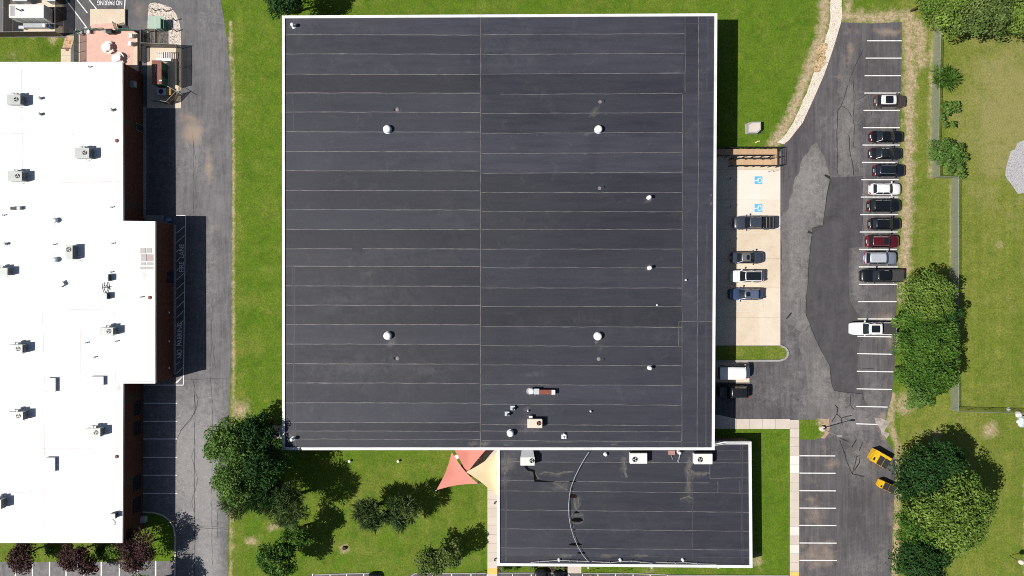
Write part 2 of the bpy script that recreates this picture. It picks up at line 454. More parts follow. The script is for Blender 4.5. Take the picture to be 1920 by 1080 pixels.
def set_mask(me, fn):
    n = len(me.vertices)
    co = np.empty(n * 3, np.float32); me.vertices.foreach_get('co', co); co = co.reshape(-1, 3)
    px, py = co[:, 0] * S + 960, 540 - co[:, 1] * S
    r, g, b = fn(px, py)
    a = np.ones((n, 4), np.float32)
    a[:, 0] = np.clip(r, 0, 1.5); a[:, 1] = np.clip(g, -0.5, 1.5); a[:, 2] = np.clip(b, 0, 1)
    me.attributes.new('mask', 'FLOAT_COLOR', 'POINT').data.foreach_set('color', a.ravel())

xs = np.concatenate([[-3000, -1200, -500, -200, -110], np.arange(-84, 84.01, 0.5), [110, 200, 500, 1200, 3000]])
ys = np.concatenate([[-3000, -1200, -500, -200, -80], np.arange(-50, 50.01, 0.5), [80, 200, 500, 1200, 3000]])
gx, gy = np.meshgrid(xs, ys)
nx, ny = len(xs), len(ys)
me = bpy.data.meshes.new('ground')
idx = np.arange(nx * ny).reshape(ny, nx)
fc = np.stack([idx[:-1, :-1], idx[:-1, 1:], idx[1:, 1:], idx[1:, :-1]], -1).reshape(-1, 4)
me.from_pydata(np.stack([gx.ravel(), gy.ravel(), np.zeros(nx * ny)], 1).tolist(), [], fc.tolist())
me.materials.append(M['grass'])

GRAVEL = [(1566, -12), (1568, 20), (1563, 60), (1545, 110), (1528, 160), (1505, 215), (1485, 250), (1468, 268)]
for _k in range(2):
    _q = [GRAVEL[0]]
    for _a, _b in zip(GRAVEL[:-1], GRAVEL[1:]):
        _q += [(_a[0] * .75 + _b[0] * .25, _a[1] * .75 + _b[1] * .25), (_a[0] * .25 + _b[0] * .75, _a[1] * .25 + _b[1] * .75)]
    GRAVEL = _q + [GRAVEL[-1]]
def ground_mask(px, py):
    dirt = 1.15 * near(px, py, [(1704, 30), (1706, 200), (1702, 350), (1697, 480), (1693, 560)], 22)
    dirt = np.maximum(dirt, 1.1 * near(px, py, [(1585, 30), (1640, 34), (1690, 30), (1722, 45), (1728, 120)], 22))
    dirt = np.maximum(dirt, 1.2 * near(px, py, [(x - 21, y) for x, y in GRAVEL], 19))
    dirt = np.maximum(dirt, 0.9 * near(px, py, [(1592, -5), (1588, 30)], 16))
    dirt = np.maximum(dirt, 0.95 * near(px, py, [(432, 40), (437, 200), (437, 700), (433, 1080)], 7))
    dirt = np.maximum(dirt, 0.75 * near(px, py, [(1750, 40), (1745, 180), (1744, 330)], 11))
    dirt = np.maximum(dirt, 0.8 * near(px, py, [(1783, 345), (1783, 520)], 6))
    dirt = np.maximum(dirt, 1.1 * near(px, py, [(1676, 740), (1668, 790), (1682, 840), (1684, 900), (1680, 1000), (1677, 1080)], 12))
    for cx, cy, r, v in ((1857, 806, 16, 1.0), (1757, 816, 12, 0.7), (515, 988, 12, 0.9), (450, 768, 22, 0.9), (1694, 760, 20, 1.1), (1697, 700, 16, .9),
                         (646, 1028, 10, 1.1), (1683, 640, 20, .8), (1875, 460, 14, .5), (1345, 1056, 16, .6), (60, 72, 40, .5), (470, 1015, 12, .9), (1420, 1052, 14, .9), (1215, 1070, 20, .5)):
        dirt = np.maximum(dirt, v * gauss(px, py, cx, cy, r))
    dirt = np.maximum(dirt, 0.6 * near(px, py, [(1921, 900), (1921, 1090)], 7))
    dry = 0.10 + 0 * px
    dry = dry + 0.40 * (px > 1690) + 0.92 * gauss(px, py, 1905, 200, 110, 150) + 0.15 * gauss(px, py, 1850, 420, 100, 160)
    dry = dry + 0.30 * gauss(px, py, 1790, 820, 90, 60) + 0.25 * gauss(px, py, 1700, 20, 80, 40) - 0.30 * gauss(px, py, 1708, 290, 14, 330)
    dry = dry + 0.30 * gauss(px, py, 720, 960, 240, 130) * 0.7 + 0.26 * near(px, py, [(437, 60), (446, 760), (446, 1080)], 26)
    dry = dry - 0.12 * gauss(px, py, 1445, 960, 40, 200) - 0.1 * gauss(px, py, 1440, 160, 60, 160)
    return dirt, dry, dry * 0
set_mask(me, ground_mask)
ground = bpy.data.objects.new('ground', me); col.objects.link(ground)
tag(ground, kind='structure')

def sheet(name, poly, z, mat, cell=1.0, fn=None, parent=None, kind='structure', wob=0.0, seed=0):
    """a flat sheet with crisp edges and a fine inner grid that carries the mask"""
    pts = PP(poly)
    if wob:
        q = []
        for i, a in enumerate(pts):
            b = pts[(i + 1) % len(pts)]
            L = math.dist(a, b); k = max(1, int(L / 0.6))
            for j in range(k):
                t = j / k
                x, y = a[0] + (b[0] - a[0]) * t, a[1] + (b[1] - a[1]) * t
                q.append((x + wob * mnoise.noise((x * 0.9, y * 0.9, seed)), y + wob * mnoise.noise((x * 0.9 + 40, y * 0.9, seed))))
        pts = q
    bm = bmesh.new()
    f = bm.faces.new([bm.verts.new((x, y, z)) for x, y in pts])
    if f.calc_area() and f.normal.z < 0: f.normal_flip()
    x0, x1 = min(p[0] for p in pts), max(p[0] for p in pts)
    y0, y1 = min(p[1] for p in pts), max(p[1] for p in pts)
    if fn:
        for ax, lo, hi in ((0, x0, x1), (1, y0, y1)):
            v = lo + cell
            while v < hi:
                co = (v, 0, 0) if ax == 0 else (0, v, 0)
                no = (1, 0, 0) if ax == 0 else (0, 1, 0)
                bmesh.ops.bisect_plane(bm, geom=bm.verts[:] + bm.edges[:] + bm.faces[:], plane_co=co, plane_no=no)
                v += cell
    bm.normal_update()
    for f in bm.faces:
        if f.normal.z < 0: f.normal_flip()
    me = bpy.data.meshes.new(name); bm.to_mesh(me); bm.free()
    me.materials.append(mat)
    if fn: set_mask(me, fn)
    ob = bpy.data.objects.new(name, me); col.objects.link(ob)
    if parent: ob.parent = parent
    else: tag(ob, kind=kind)
    return ob

def blobs(lst):
    def fn(px, py):
        o = [0 * px, 0 * px, 0 * px]
        for ch, cx, cy, rx, ry, v in lst:
            o[ch] = np.maximum(o[ch], v * gauss(px, py, cx, cy, rx, ry))
        return o
    return fn

ROAD = [(-400, -120), (405, -120), (414, 0), (424, 60), (431, 130), (434, 220), (434, 430), (433, 640), (431, 780), (428, 1000), (427, 1090), (427, 1250), (-400, 1250)]
def road_mask(px, py):
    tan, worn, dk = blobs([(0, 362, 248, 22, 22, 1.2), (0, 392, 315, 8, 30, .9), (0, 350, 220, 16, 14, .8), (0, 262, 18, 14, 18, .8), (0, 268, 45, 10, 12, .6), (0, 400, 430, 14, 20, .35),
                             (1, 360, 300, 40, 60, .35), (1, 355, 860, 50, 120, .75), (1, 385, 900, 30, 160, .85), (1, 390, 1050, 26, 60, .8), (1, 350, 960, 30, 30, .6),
                             (1, 385, 520, 26, 130, .4), (2, 345, 160, 34, 90, .45), (2, 300, 320, 26, 200, 1.0), (2, 345, 560, 30, 150, .9), (2, 426, 820, 7, 60, .6), (2, 424, 1020, 8, 90, .6), (2, 200, 0, 110, 70, .95), (2, 60, 0, 60, 90, .4), (1, 150, 1070, 180, 18, .25), (1, 395, 40, 30, 60, .3)])(px, py)  # strongest dark blobs by the brick walls paint the building's shade into the asphalt
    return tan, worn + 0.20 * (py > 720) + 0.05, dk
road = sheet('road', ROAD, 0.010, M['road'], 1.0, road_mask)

LOT = [(1577, 42), (1634, 44), (1691, 41), (1690, 130), (1688, 200), (1686, 300), (1684, 400), (1682, 520), (1680, 600), (1677, 690), (1672, 745), (1664, 772), (1656, 800), (1660, 822), (1674, 842),
       (1679, 870), (1677, 930), (1673, 1000), (1671, 1090), (1671, 1200), (1480, 1200), (1480, 786), (1320, 786), (1320, 600), (1455, 600), (1463, 560), (1463, 276), (1480, 262), (1505, 230), (1527, 182), (1546, 138), (1562, 92)]
def lot_mask(px, py):
    tan, worn, dk = blobs([(0, 1600, 58, 30, 10, .35), (0, 1665, 62, 26, 7, .9), (0, 1596, 95, 6, 18, .8), (0, 1588, 120, 8, 14, .7), (0, 1572, 145, 14, 8, .5), (0, 1660, 596, 26, 8, .9), (0, 1670, 640, 8, 20, .6), (0, 1655, 790, 14, 16, .8), (0, 1660, 812, 10, 18, .9),
                             (0, 1530, 965, 22, 22, .65), (0, 1525, 940, 20, 12, .6), (0, 1540, 1025, 30, 8, .85), (0, 1545, 838, 12, 10, .5), (0, 1530, 905, 18, 12, .4), (0, 1672, 960, 8, 40, .5),
                             (1, 1600, 300, 20, 30, .6), (1, 1480, 640, 14, 50, .6), (1, 1560, 760, 40, 60, .8), (1, 1610, 520, 14, 60, .8), (1, 1640, 215, 40, 30, .45), (0, 1535, 1040, 40, 30, .7), (0, 1560, 870, 20, 16, .5), (1, 1545, 230, 20, 40, .4), (1, 1588, 240, 18, 100, .95), (1, 1485, 590, 14, 40, .4), (1, 1500, 700, 20, 40, .5),
                             (1, 1450, 735, 80, 40, .45), (1, 1540, 760, 60, 30, .9), (1, 1600, 790, 50, 40, .75), (1, 1620, 430, 14, 200, .5), (1, 1610, 190, 18, 40, .6), (1, 1640, 760, 30, 60, .5), (1, 1620, 850, 60, 50, .45), (1, 1620, 1060, 40, 30, .6), (1, 1655, 1040, 16, 40, .5), (1, 1610, 870, 30, 40, .7), (1, 1645, 560, 30, 20, .4),
                             (2, 1630, 170, 50, 90, .5), (2, 1500, 250, 20, 60, .6), (2, 1475, 330, 12, 60, .5), (2, 1610, 960, 60, 90, .5), (2, 1410, 740, 60, 50, .5)] + [(2, 1650 + (i * 37) % 13, y, 7, 4, 1.0) for i, y in enumerate((92, 126, 158, 222, 549, 582, 647, 680, 713, 746))] + [(2, 1532 + (i * 29) % 11, y, 8, 4, 1.0) for i, y in enumerate((871, 904, 936, 969, 1002, 1034))])(px, py)
    return tan, worn, dk
lot = sheet('parking_lot', LOT, 0.010, M['lot'], 1.0, lot_mask)
PATCH = [(1557, 333), (1588, 332), (1617, 330), (1617, 463), (1590, 466), (1592, 520), (1592, 560), (1597, 573), (1612, 592), (1613, 640), (1606, 690), (1618, 739), (1564, 733), (1559, 719), (1557, 700), (1556, 686), (1545, 664), (1532, 642), (1520, 612), (1511, 590), (1512, 560),
         (1514, 532), (1517, 490), (1518, 472), (1523, 437), (1523, 427), (1543, 424), (1547, 392), (1551, 360)]
sheet('asphalt_patch', PATCH, 0.014, M['patch'], 1.0, blobs([(1, 1560, 480, 40, 200, .15), (1, 1600, 700, 20, 50, .3)]), parent=lot, wob=0.12)
WORN = blobs([(1, 1515, 350, 50, 80, .75), (1, 1490, 480, 40, 200, .55), (1, 1530, 300, 20, 30, .6), (1, 1500, 600, 30, 30, .55), (1, 1540, 720, 26, 60, .6), (1, 1588, 250, 20, 100, .5), (2, 1470, 470, 6, 200, .4)])
for q in ([(1519, 275), (1530, 264), (1545, 290), (1552, 318), (1557, 334), (1551, 360), (1547, 392), (1543, 424), (1523, 427), (1523, 437), (1518, 472), (1514, 532), (1511, 590), (1517, 606), (1504, 626), (1492, 612), (1478, 606), (1464, 600), (1464, 404), (1478, 385), (1490, 340), (1505, 300)],
          [(1590, 160), (1600, 158), (1603, 184), (1600, 220), (1602, 244), (1599, 300), (1601, 328), (1571, 326), (1570, 267), (1571, 210), (1579, 198)],
          [(1517, 614), (1532, 643), (1545, 664), (1556, 687), (1557, 700), (1559, 719), (1564, 734), (1575, 738), (1574, 775), (1555, 782), (1520, 785), (1508, 770), (1512, 730), (1510, 690), (1500, 660), (1498, 632)]):
    sheet('worn_asphalt', q, 0.0125, M['worn'], 1.0, WORN, parent=lot, wob=0.6)
blot = sheet('south_parking', [(770, 1076), (932, 1075), (1190, 1075), (1205, 1079), (1480, 1079), (1480, 1250), (560, 1250), (560, 1081), (590, 1078), (706, 1075), (714, 1082), (716, 1092), (760, 1092), (764, 1082)], 0.010, M['lot'], 1.0, lot_mask)

cr = MB()
def crack(pts, w=0.10, seed=0):
    q = []
    for i in range(len(pts) - 1):
        a, b = P(*pts[i]), P(*pts[i + 1])
        k = max(1, int(math.dist(a, b) / 0.5))
        for j in range(k):
            t = j / k
            x, y = a[0] + (b[0] - a[0]) * t, a[1] + (b[1] - a[1]) * t
            q.append((x + 0.14 * mnoise.noise((x, y, 3.1 + seed)), y + 0.14 * mnoise.noise((x, y, 9.7 + seed))))
    q.append(P(*pts[-1]))
    cr.strip(q, [w * (0.55 + 0.9 * abs(mnoise.noise((x * 1.7, y * 1.7, 5)))) for x, y in q], 0.018)
for c, w in (([(1589, 160), (1578, 198), (1570, 209), (1569, 267), (1570, 324)], .13), ([(1600, 150), (1602, 184), (1599, 220), (1602, 244), (1600, 276)], .10), ([(1591, 253), (1593, 284), (1599, 307), (1600, 329)], .14),
             ([(1602, 189), (1615, 182), (1627, 177)], .08), ([(1578, 198), (1590, 206), (1597, 219)], .09), ([(1618, 95), (1605, 120), (1592, 152)], .09), ([(1627, 177), (1634, 215)], .07),
             ([(1557, 333), (1551, 360), (1547, 392), (1543, 424), (1523, 427), (1523, 437), (1518, 472), (1514, 532), (1511, 590), (1527, 630), (1532, 642), (1556, 686), (1559, 719), (1564, 733), (1618, 739)], .11),
             ([(1557, 333), (1546, 328)], .5), ([(1523, 437), (1515, 434)], .35), ([(1474, 598), (1484, 586)], .3),
             ([(1574, 825), (1580, 841), (1590, 871), (1598, 889), (1621, 893)], .17), ([(1598, 889), (1606, 857), (1613, 853), (1611, 868), (1602, 882)], .17), ([(1566, 759), (1571, 765), (1569, 777), (1578, 784), (1597, 779)], .2), ([(1569, 777), (1560, 790)], .16), ([(1578, 784), (1579, 797)], .14),
             ([(1595, 740), (1594, 758), (1585, 765)], .13), ([(1594, 758), (1602, 768)], .13), ([(1575, 822), (1590, 828)], .2), ([(1598, 838), (1606, 824)], .25), ([(1610, 845), (1618, 828)], .14), ([(1617, 740), (1622, 756)], .1), ([(1617, 331), (1618, 463)], .06), ([(1616, 690), (1640, 692)], .1)):
    crack(c, w)
cr.build('pavement_crack', M['crack'], lot)
cr = MB()
for c, w in (([(365, 722), (365, 800), (364, 870), (365, 940), (365, 1040), (364, 1080)], .10), ([(366, 735), (372, 748), (366, 770), (356, 790), (340, 806), (331, 826), (330, 856)], .09), ([(365, 740), (366, 772), (352, 792), (338, 808)], .09),
             ([(364, 840), (359, 855), (365, 880), (371, 900), (365, 925), (359, 940), (364, 960)], .06), ([(398, 560), (397, 640), (394, 700), (399, 760), (398, 860), (397, 960), (398, 1060)], .06), ([(344, 711), (390, 710), (428, 711)], .06), ([(345, 986), (380, 990), (427, 993)], .07), ([(350, 991), (390, 986), (426, 990)], .05),
             ([(362, 250), (364, 300), (362, 350), (363, 400)], .05), ([(363, 270), (368, 300)], .05), ([(407, 960), (408, 1008)], .05), ([(363, 712), (365, 726)], .08), ([(398, 640), (404, 690)], .05), ([(364, 1000), (366, 1060)], .04)):
    crack(c, w, 2)
cr.build('pavement_crack', M['crack'], road)

# concrete
pad = MB()
py0 = [284, 318, 375, 430, 485, 540, 595, 648]
for a, b in zip(py0[:-1], py0[1:]):
    for x0, x1 in ((1318, 1384), (1384, 1424), (1424, 1463)):
        p = PP([(x0, a), (x1, a), (x1, b - 0.25), (x0, b - 0.25)])
        pad.flat(p, 0.020, 0, random.uniform(0.3, 0.6) + (0.34 if x0 > 1380 and 318 <= a < 400 else 0))
pad_o = pad.build('concrete_pad', M['conc']); tag(pad_o, kind='structure')
def slabs(name, quads, z=0.11, mat='concp', tones=None):
    b = MB()
    for i, q in enumerate(quads):
        b.prism(PP(q), 0.0, z, 0, tones[i] if tones else random.uniform(0.25, 0.55))
    o = b.build(name, M[mat]); return tag(o, kind='structure')
walk = [[(1481, y), (1498, y), (1498, y + 16.4), (1481, y + 16.4)] for y in np.arange(787, 1120, 16.7)]
wt = [random.uniform(0.2, 0.5) for _ in walk]; wt[4] = 0.86; wt[5] = 0.9; wt[12] = 0.8; wt[14] = 0.78; wt[7] = 0.2
sw = slabs('sidewalk', walk + [[(1320, 775), (1348, 778), (1380, 785), (1380, 804), (1320, 804)]] + [[(x, 785.5), (x + 24, 785.5), (x + 24, 804), (x, 804)] for x in (1380.5, 1405, 1429.5)] + [[(1454, 785.5), (1480.6, 785.5), (1480.6, 804), (1454, 804)]], tones=wt + [.4] * 5)
b = MB(); b.flat(PP([(1481.5, 1072), (1497.5, 1072), (1497.5, 1110), (1481.5, 1110)]), 0.114); b.build('curb_ramp_paint', M['yel'], sw)
walk2 = [[(914, y), (932.5, y), (932.5, y + 16.2), (914, y + 16.2)] for y in np.arange(903, 1075, 16.5)]
sw2 = slabs('sidewalk', walk2 + [[(850, 826), (905, 826), (905, 872), (868, 872)], [(905.5, 826), (940, 826), (940, 866), (905.5, 866)], [(880, 872.5), (905, 872.5), (905, 884), (890, 884)], [(905.5, 866.5), (940, 866.5), (940, 902.5), (914, 902.5), (905.5, 886)]])
b = MB(); b.flat(PP([(914.5, 1065), (932, 1065), (932, 1076), (914.5, 1076)]), 0.114); b.build('curb_ramp_paint', M['yel'], sw2)
slabs('entrance_walk', [[(1064.5, 1030), (1090, 1030), (1090, 1074.5), (1064.5, 1074.5)]], 0.08)
slabs('garage_apron', [[(1330, 676), (1380, 676), (1405, 679), (1405, 717), (1330, 717)]], 0.03, 'conc')
slabs('wall_footing', [[(269, 200), (274, 200), (274, 410), (269, 410)], [(325, 422), (330, 422), (330, 702), (325, 702)]], 0.12, 'concg')
slabs('entry_slab', [[(272, 404), (308, 404), (308, 414), (325, 421), (272, 421)]], 0.09, 'concg')
slabs('garden_path', [[(114.5, 92), (133, 92), (133, 104), (114.5, 104)], [(114.5, 104.3), (133, 104.3), (133, 130), (114.5, 130)]], 0.05, 'conc')
slabs('equipment_pad', [[(44, 50), (118, 50), (118, 62), (44, 62)], [(20, -10), (118, -10), (118, 14), (20, 14)]], 0.06, 'conc')
slabs('yard_slab', [[(276, 90), (340, 90), (340, 203), (276, 203)]], 0.05, 'conc')
slabs('door_slab', [[(507, 798), (545, 798), (545, 822), (507, 822)]], 0.06, 'concp')
b = MB(); b.flat(PP([(117, 90), (122, 72), (126, 67), (139, 67), (138, 78), (134, 91)]), 0.06); tag(b.build('brick_walk', M['brickp']), kind='structure')

# kerbs
def kerb(name, pts, w=0.16, h=0.13, mat='concp'):
    b = MB()
    q = PP(pts)
    L = [Vector(p) for p in q]
    for a, c in zip(L[:-1], L[1:]):
        d = (c - a).normalized(); n = Vector((-d.y, d.x)) * w / 2
        b.prism([tuple(a + n), tuple(a - n), tuple(c - n), tuple(c + n)], 0, h)
    return tag(b.build(name, M[mat]), kind='structure')
kerb('kerb', [(1320, 677), (1462, 676), (1471, 673), (1476, 668), (1477, 659), (1472, 652), (1463, 648)], 0.28, 0.16, 'concg')
kerb('kerb', [(266, 960), (290, 961), (306, 966), (318, 975), (326, 988), (329, 1004), (329, 1040), (328, 1090)], 0.2, 0.15)
kerb('kerb', [(590, 1077.5), (650, 1075.5), (706, 1074), (713, 1078), (716, 1084), (716, 1100)], 0.16, 0.12, 'concg')
kerb('kerb', [(770, 1100), (771, 1080), (778, 1075), (860, 1075), (912, 1074.5)], 0.16, 0.12, 'concg')
kerb('kerb', [(935, 1074), (1062, 1074)], 0.14, 0.12, 'concg')
kerb('kerb', [(1092, 1074.5), (1190, 1075), (1260, 1078), (1478, 1079)], 0.14, 0.12, 'concg')

# lawns that lie inside the paved sheets
def lawn(name, poly, z=0.03, dry=0.12, dirt=(), wob=0.1):
    def fn(px, py):
        d = 0 * px
        for cx, cy, r, v in dirt: d = np.maximum(d, v * gauss(px, py, cx, cy, r))
        return d, dry + 0 * px, 0 * px
    return sheet(name, poly, z, M['grass'], 1.0, fn, wob=wob)
lawn('lawn', [(-20, 70), (114, 70), (122, 74), (114, 92), (114, 125), (-20, 125)], dry=0.18, dirt=((60, 71, 8, .8), (100, 72, 10, 1.0), (20, 112, 14, .5)))
lawn('lawn', [(-20, 1000), (228, 1000), (240, 1052), (210, 1053), (-20, 1054)], dry=0.3)
lawn('lawn', [(240, 962), (290, 963), (305, 968), (316, 977), (324, 990), (327, 1005), (327, 1052), (238, 1050)], dry=0.0)
lawn('lawn', [(1320, 649), (1463, 649), (1471, 653), (1475, 660), (1474, 667), (1469, 672), (1461, 674), (1320, 675)], dry=0.42)
lawn('lawn', [(1499, 787), (1536, 786), (1544, 793), (1549, 803), (1547, 813), (1540, 820), (1526, 824), (1499, 824)], dry=0.1, dirt=((1545, 800, 9, 1.2), (1540, 790, 8, 1.2), (1545, 816, 6, 1)))
sheet('island_dirt', [(1533, 785), (1555, 784), (1554, 812), (1546, 822), (1538, 822)], 0.022, plain('dry_dirt', (0.40, 0.28, 0.19), 0.9, 0, 0.3, 1.5), wob=0.25)

sheet('gravel_path', [(x - 10, y) for x, y in GRAVEL] + [(x + 11, y + 3) for x, y in reversed(GRAVEL)], 0.006, M['gravel'], wob=0.16)
for i, (cx, cy) in enumerate(((1541, 95), (1546, 88), (1537, 118), (1533, 126), (1541, 112))):
    sheet('gravel_stain', [(cx + 8 * math.cos(a), cy + 9 * math.sin(a)) for a in np.arange(0, 6.2, 0.5)], 0.009 + i * 0.003, M['orange'], wob=0.5, seed=i)
sheet('gravel_bed', [(279, 10), (282, 6), (291, 5), (304, 8), (320, 14), (330, 26), (336, 40), (339, 58), (340, 88), (276, 88), (277, 30)], 0.016, M['pebble'], wob=0.05)
sheet('stone_pad', [(1938 + 54 * math.cos(a), 316 + (46 + 7 * math.sin(3 * a + 1)) * math.sin(a)) for a in np.arange(0, 6.28, 0.25)], 0.005, M['stone'], wob=1.1)
sheet('mulch_bed', [(932, 1050), (937, 1050), (944, 1074), (932, 1074)], 0.006, M['mulch'], wob=0.15)
sheet('mulch_bed', [(1022, 1045), (1064, 1045), (1064, 1074), (1030, 1074), (1020, 1066)], 0.006, M['mulch'], wob=0.25)
sheet('broken_pavement', [(1641, 786), (1652, 784), (1663, 790), (1660, 806), (1668, 812), (1662, 826), (1650, 806)], 0.017, plain('broken_concrete', (0.36, 0.32, 0.29), 0.9, 0, 0.5, 1.2), wob=0.5)

# painted markings
def bar(parent, a, c, w=0.13, z=0.020, mat='line', name='stall_line'):
    b = MB(); b.strip([P(*a), P(*c)], w, z); return b.build(name, M[mat], parent)
for y, x0, x1 in ((76.5, 1625.5, 1691), (109, 1623, 1690.5), (142, 1621, 1689), (174.5, 1620.5, 1688), (207, 1619, 1687.5), (239.5, 1618, 1687), (272, 1617, 1687), (304.5, 1616, 1686), (337, 1615, 1685), (369.5, 1614, 1684.5), (402.5, 1613, 1684), (435, 1612, 1683),
                  (467.5, 1611, 1682), (500.5, 1610, 1683), (533, 1610, 1682), (565.5, 1609, 1681), (598, 1608, 1680), (630.5, 1607.5, 1675), (663, 1607, 1673), (696, 1606.5, 1675), (729, 1606, 1672), (762, 1605, 1664), (794.5, 1605, 1645)):
    bar(lot, (x0, y), (x1, y + (1.2 if y > 600 else 0)), 0.145)
for i, y in enumerate((854.5, 887, 920, 952.5, 985, 1018, 1050.5)): bar(lot, (1498.8, y), (1566 + i * 0.5, y + 0.3), 0.15)
for y in (756, 790, 823, 857.5, 891, 925): bar(road, (268, y), (332.5, y), 0.13)
for x in (-3, 29, 61, 93, 124, 157, 190, 224, 258, 292): bar(road, (x, 1051), (x, 1100), 0.18)
for x in (586, 619, 650, 682, 811, 847, 883): bar(blot, (x, 1075.8), (x, 1100), 0.14)
for x in (932, 961, 996, 1029, 1092, 1121, 1154, 1187, 1219, 1252): bar(blot, (x, 1077), (x, 1100), 0.14)
for x in (913.5, 1064): bar(blot, (x, 1077), (x, 1100), 0.14); bar(blot, (x + 1.5, 1077), (x + 14, 1097), 0.14)
for a, c in (((124, 0), (163, 52)), ((143, -2), (164, 24.5)), ((166, -2), (181, 17)), ((235, -5), (233.5, 16.5)), ((105, -25), (124, 0))): bar(road, a, c, 0.15, name='hatch_line')
bar(road, (348, 404), (344, 721), 0.12, name='hatch_line'); bar(road, (330, 404), (348, 404), 0.12, name='hatch_line'); bar(road, (232, 722), (344, 722), 0.12, name='hatch_line')
bar(road, (327, 720), (343.5, 705), 0.12, name='hatch_line')
for i in range(17):
    y = 424 + i * 17.6
    if 455 < y < 512 or 605 < y < 672:
        bar(road, (331, y + 13), (337, y + 8), 0.10, name='hatch_line')
    else: bar(road, (331, y + 13), (346.5 - i * 0.2, y), 0.10, name='hatch_line')
# thin faded lines on the concrete pad
FL = dict(w=0.075, z=0.024, mat='fline')
for y in (308, 404, 436.5, 468.5, 500.5, 532.5, 565.5, 571.5): bar(pad_o, (1364, y), (1431, y), **FL)
bar(pad_o, (1347, 330), (1347, 583.5), name='hatch_line', **FL); bar(pad_o, (1364.3, 330), (1364.3, 571.5), name='hatch_line', **FL); bar(pad_o, (1347, 583.5), (1431, 583.5), name='hatch_line', **FL); bar(pad_o, (1431, 571.5), (1431, 583.5), name='hatch_line', **FL)
for i in range(8): bar(pad_o, (1348, 354 + i * 27.5), (1364, 374 + i * 27.5), name='hatch_line', **FL)
for x in (1352, 1381, 1402): bar(pad_o, (x, 571.8), (x + 9, 583.2), name='hatch_line', **FL)

def lettering(parent, body, px, py, h_m, rot, z=0.021, mat='line', stretch=1.0):
    cu = bpy.data.curves.new('lettering', 'FONT'); cu.body = body; cu.size = 1.4; cu.align_x = 'CENTER'; cu.align_y = 'CENTER'; cu.offset = 0.012
    ob = bpy.data.objects.new('tmp', cu); col.objects.link(ob)
    me = bpy.data.meshes.new_from_object(ob.evaluated_get(bpy.context.evaluated_depsgraph_get()))
    bpy.data.objects.remove(ob)
    x, y = P(px, py); c, s = math.cos(rot), math.sin(rot)
    for v in me.vertices:
        a, b_ = v.co.x * h_m * stretch, v.co.y * h_m
        v.co = (x + a * c - b_ * s, y + a * s + b_ * c, z)
    me.materials.clear(); me.materials.append(M[mat])
    o = bpy.data.objects.new('painted_lettering', me); col.objects.link(o); o.parent = parent
    return o
lettering(road, 'NO PARKING', 206, 5, 0.75, PI, stretch=0.62)
lettering(road, 'FIRE  LANE', 341, 484, 0.75, PI / 2 - 0.01, stretch=0.88)
lettering(road, 'NO  PARKING', 337.5, 638, 0.75, PI / 2 - 0.01, stretch=0.85)
# accessible stall symbols: blue square, white wheelchair figure, top of the figure towards the building
for cy in (338, 390):
    x, y = P(1422, cy); b = MB()
    b.rbox(x, y, 0.021, 0.0245, 1.22, 1.22, 0)
    o = b.build('access_symbol', M['blue'], pad_o)
    w = MB()
    def q(u, v): return (x - v * 1.15, y + u * 1.15)     # u right, v up in the figure's own frame
    w.flat([q(-0.05 + 0.085 * math.cos(a), 0.40 + 0.085 * math.sin(a)) for a in np.arange(0, 6.28, 0.5)], 0.0265)
    w.strip([q(-0.05, 0.30), q(-0.02, 0.0), q(0.24, 0.0), q(0.36, -0.32)], 0.12, 0.0265)
    w.strip([q(-0.04, 0.17), q(0.2, 0.17)], 0.09, 0.0268)
    w.strip([q(-0.04 + 0.30 * math.cos(a), -0.14 + 0.30 * math.sin(a)) for a in np.arange(2.0, 6.1, 0.3)], 0.10, 0.0271)
    w.build('wheelchair_figure', M['line'], o)
    for i, (lx, ly, a) in enumerate(((-0.68, 0, 1), (0.68, 0, 1))):
        pass

# ------------------------------------------------------------------ buildings
def walls_from(poly, z, t=0.3):
    b = MB(); n = len(poly)
    area = sum(poly[i - 1][0] * poly[i][1] - poly[i][0] * poly[i - 1][1] for i in range(n))
    if area < 0: poly = list(reversed(poly))
    return b.prism(poly, 0, z)
def inset(poly, d):
    a = sum(poly[i - 1][0] * poly[i][1] - poly[i][0] * poly[i - 1][1] for i in range(len(poly)))
    if a < 0: poly = list(reversed(poly))
    out = []; n = len(poly)
    for i in range(n):
        p0, p1, p2 = Vector(poly[i - 1]), Vector(poly[i]), Vector(poly[(i + 1) % n])
        d1, d2 = (p1 - p0).normalized(), (p2 - p1).normalized()
        n1, n2 = Vector((-d1.y, d1.x)), Vector((-d2.y, d2.x))
        k = (n1 + n2) / (1 + n1.dot(n2))
        out.append(tuple(p1 + k * d))
    return poly, out
def coping(parent, poly, z0, z1, w, mat='coping', skip=()):
    o, i = inset(poly, w); n = len(o); b = MB()
    for k in range(n):
        if k in skip: continue
        j = (k + 1) % n
        vs = [(*o[k], z0), (*o[j], z0), (*i[j], z0), (*i[k], z0), (*o[k], z1), (*o[j], z1), (*i[j], z1), (*i[k], z1)]
        b.add(vs, [[4, 5, 6, 7], [0, 1, 5, 4], [2, 3, 7, 6], [3, 2, 1, 0]])
    return b.build('coping', M[mat], parent)

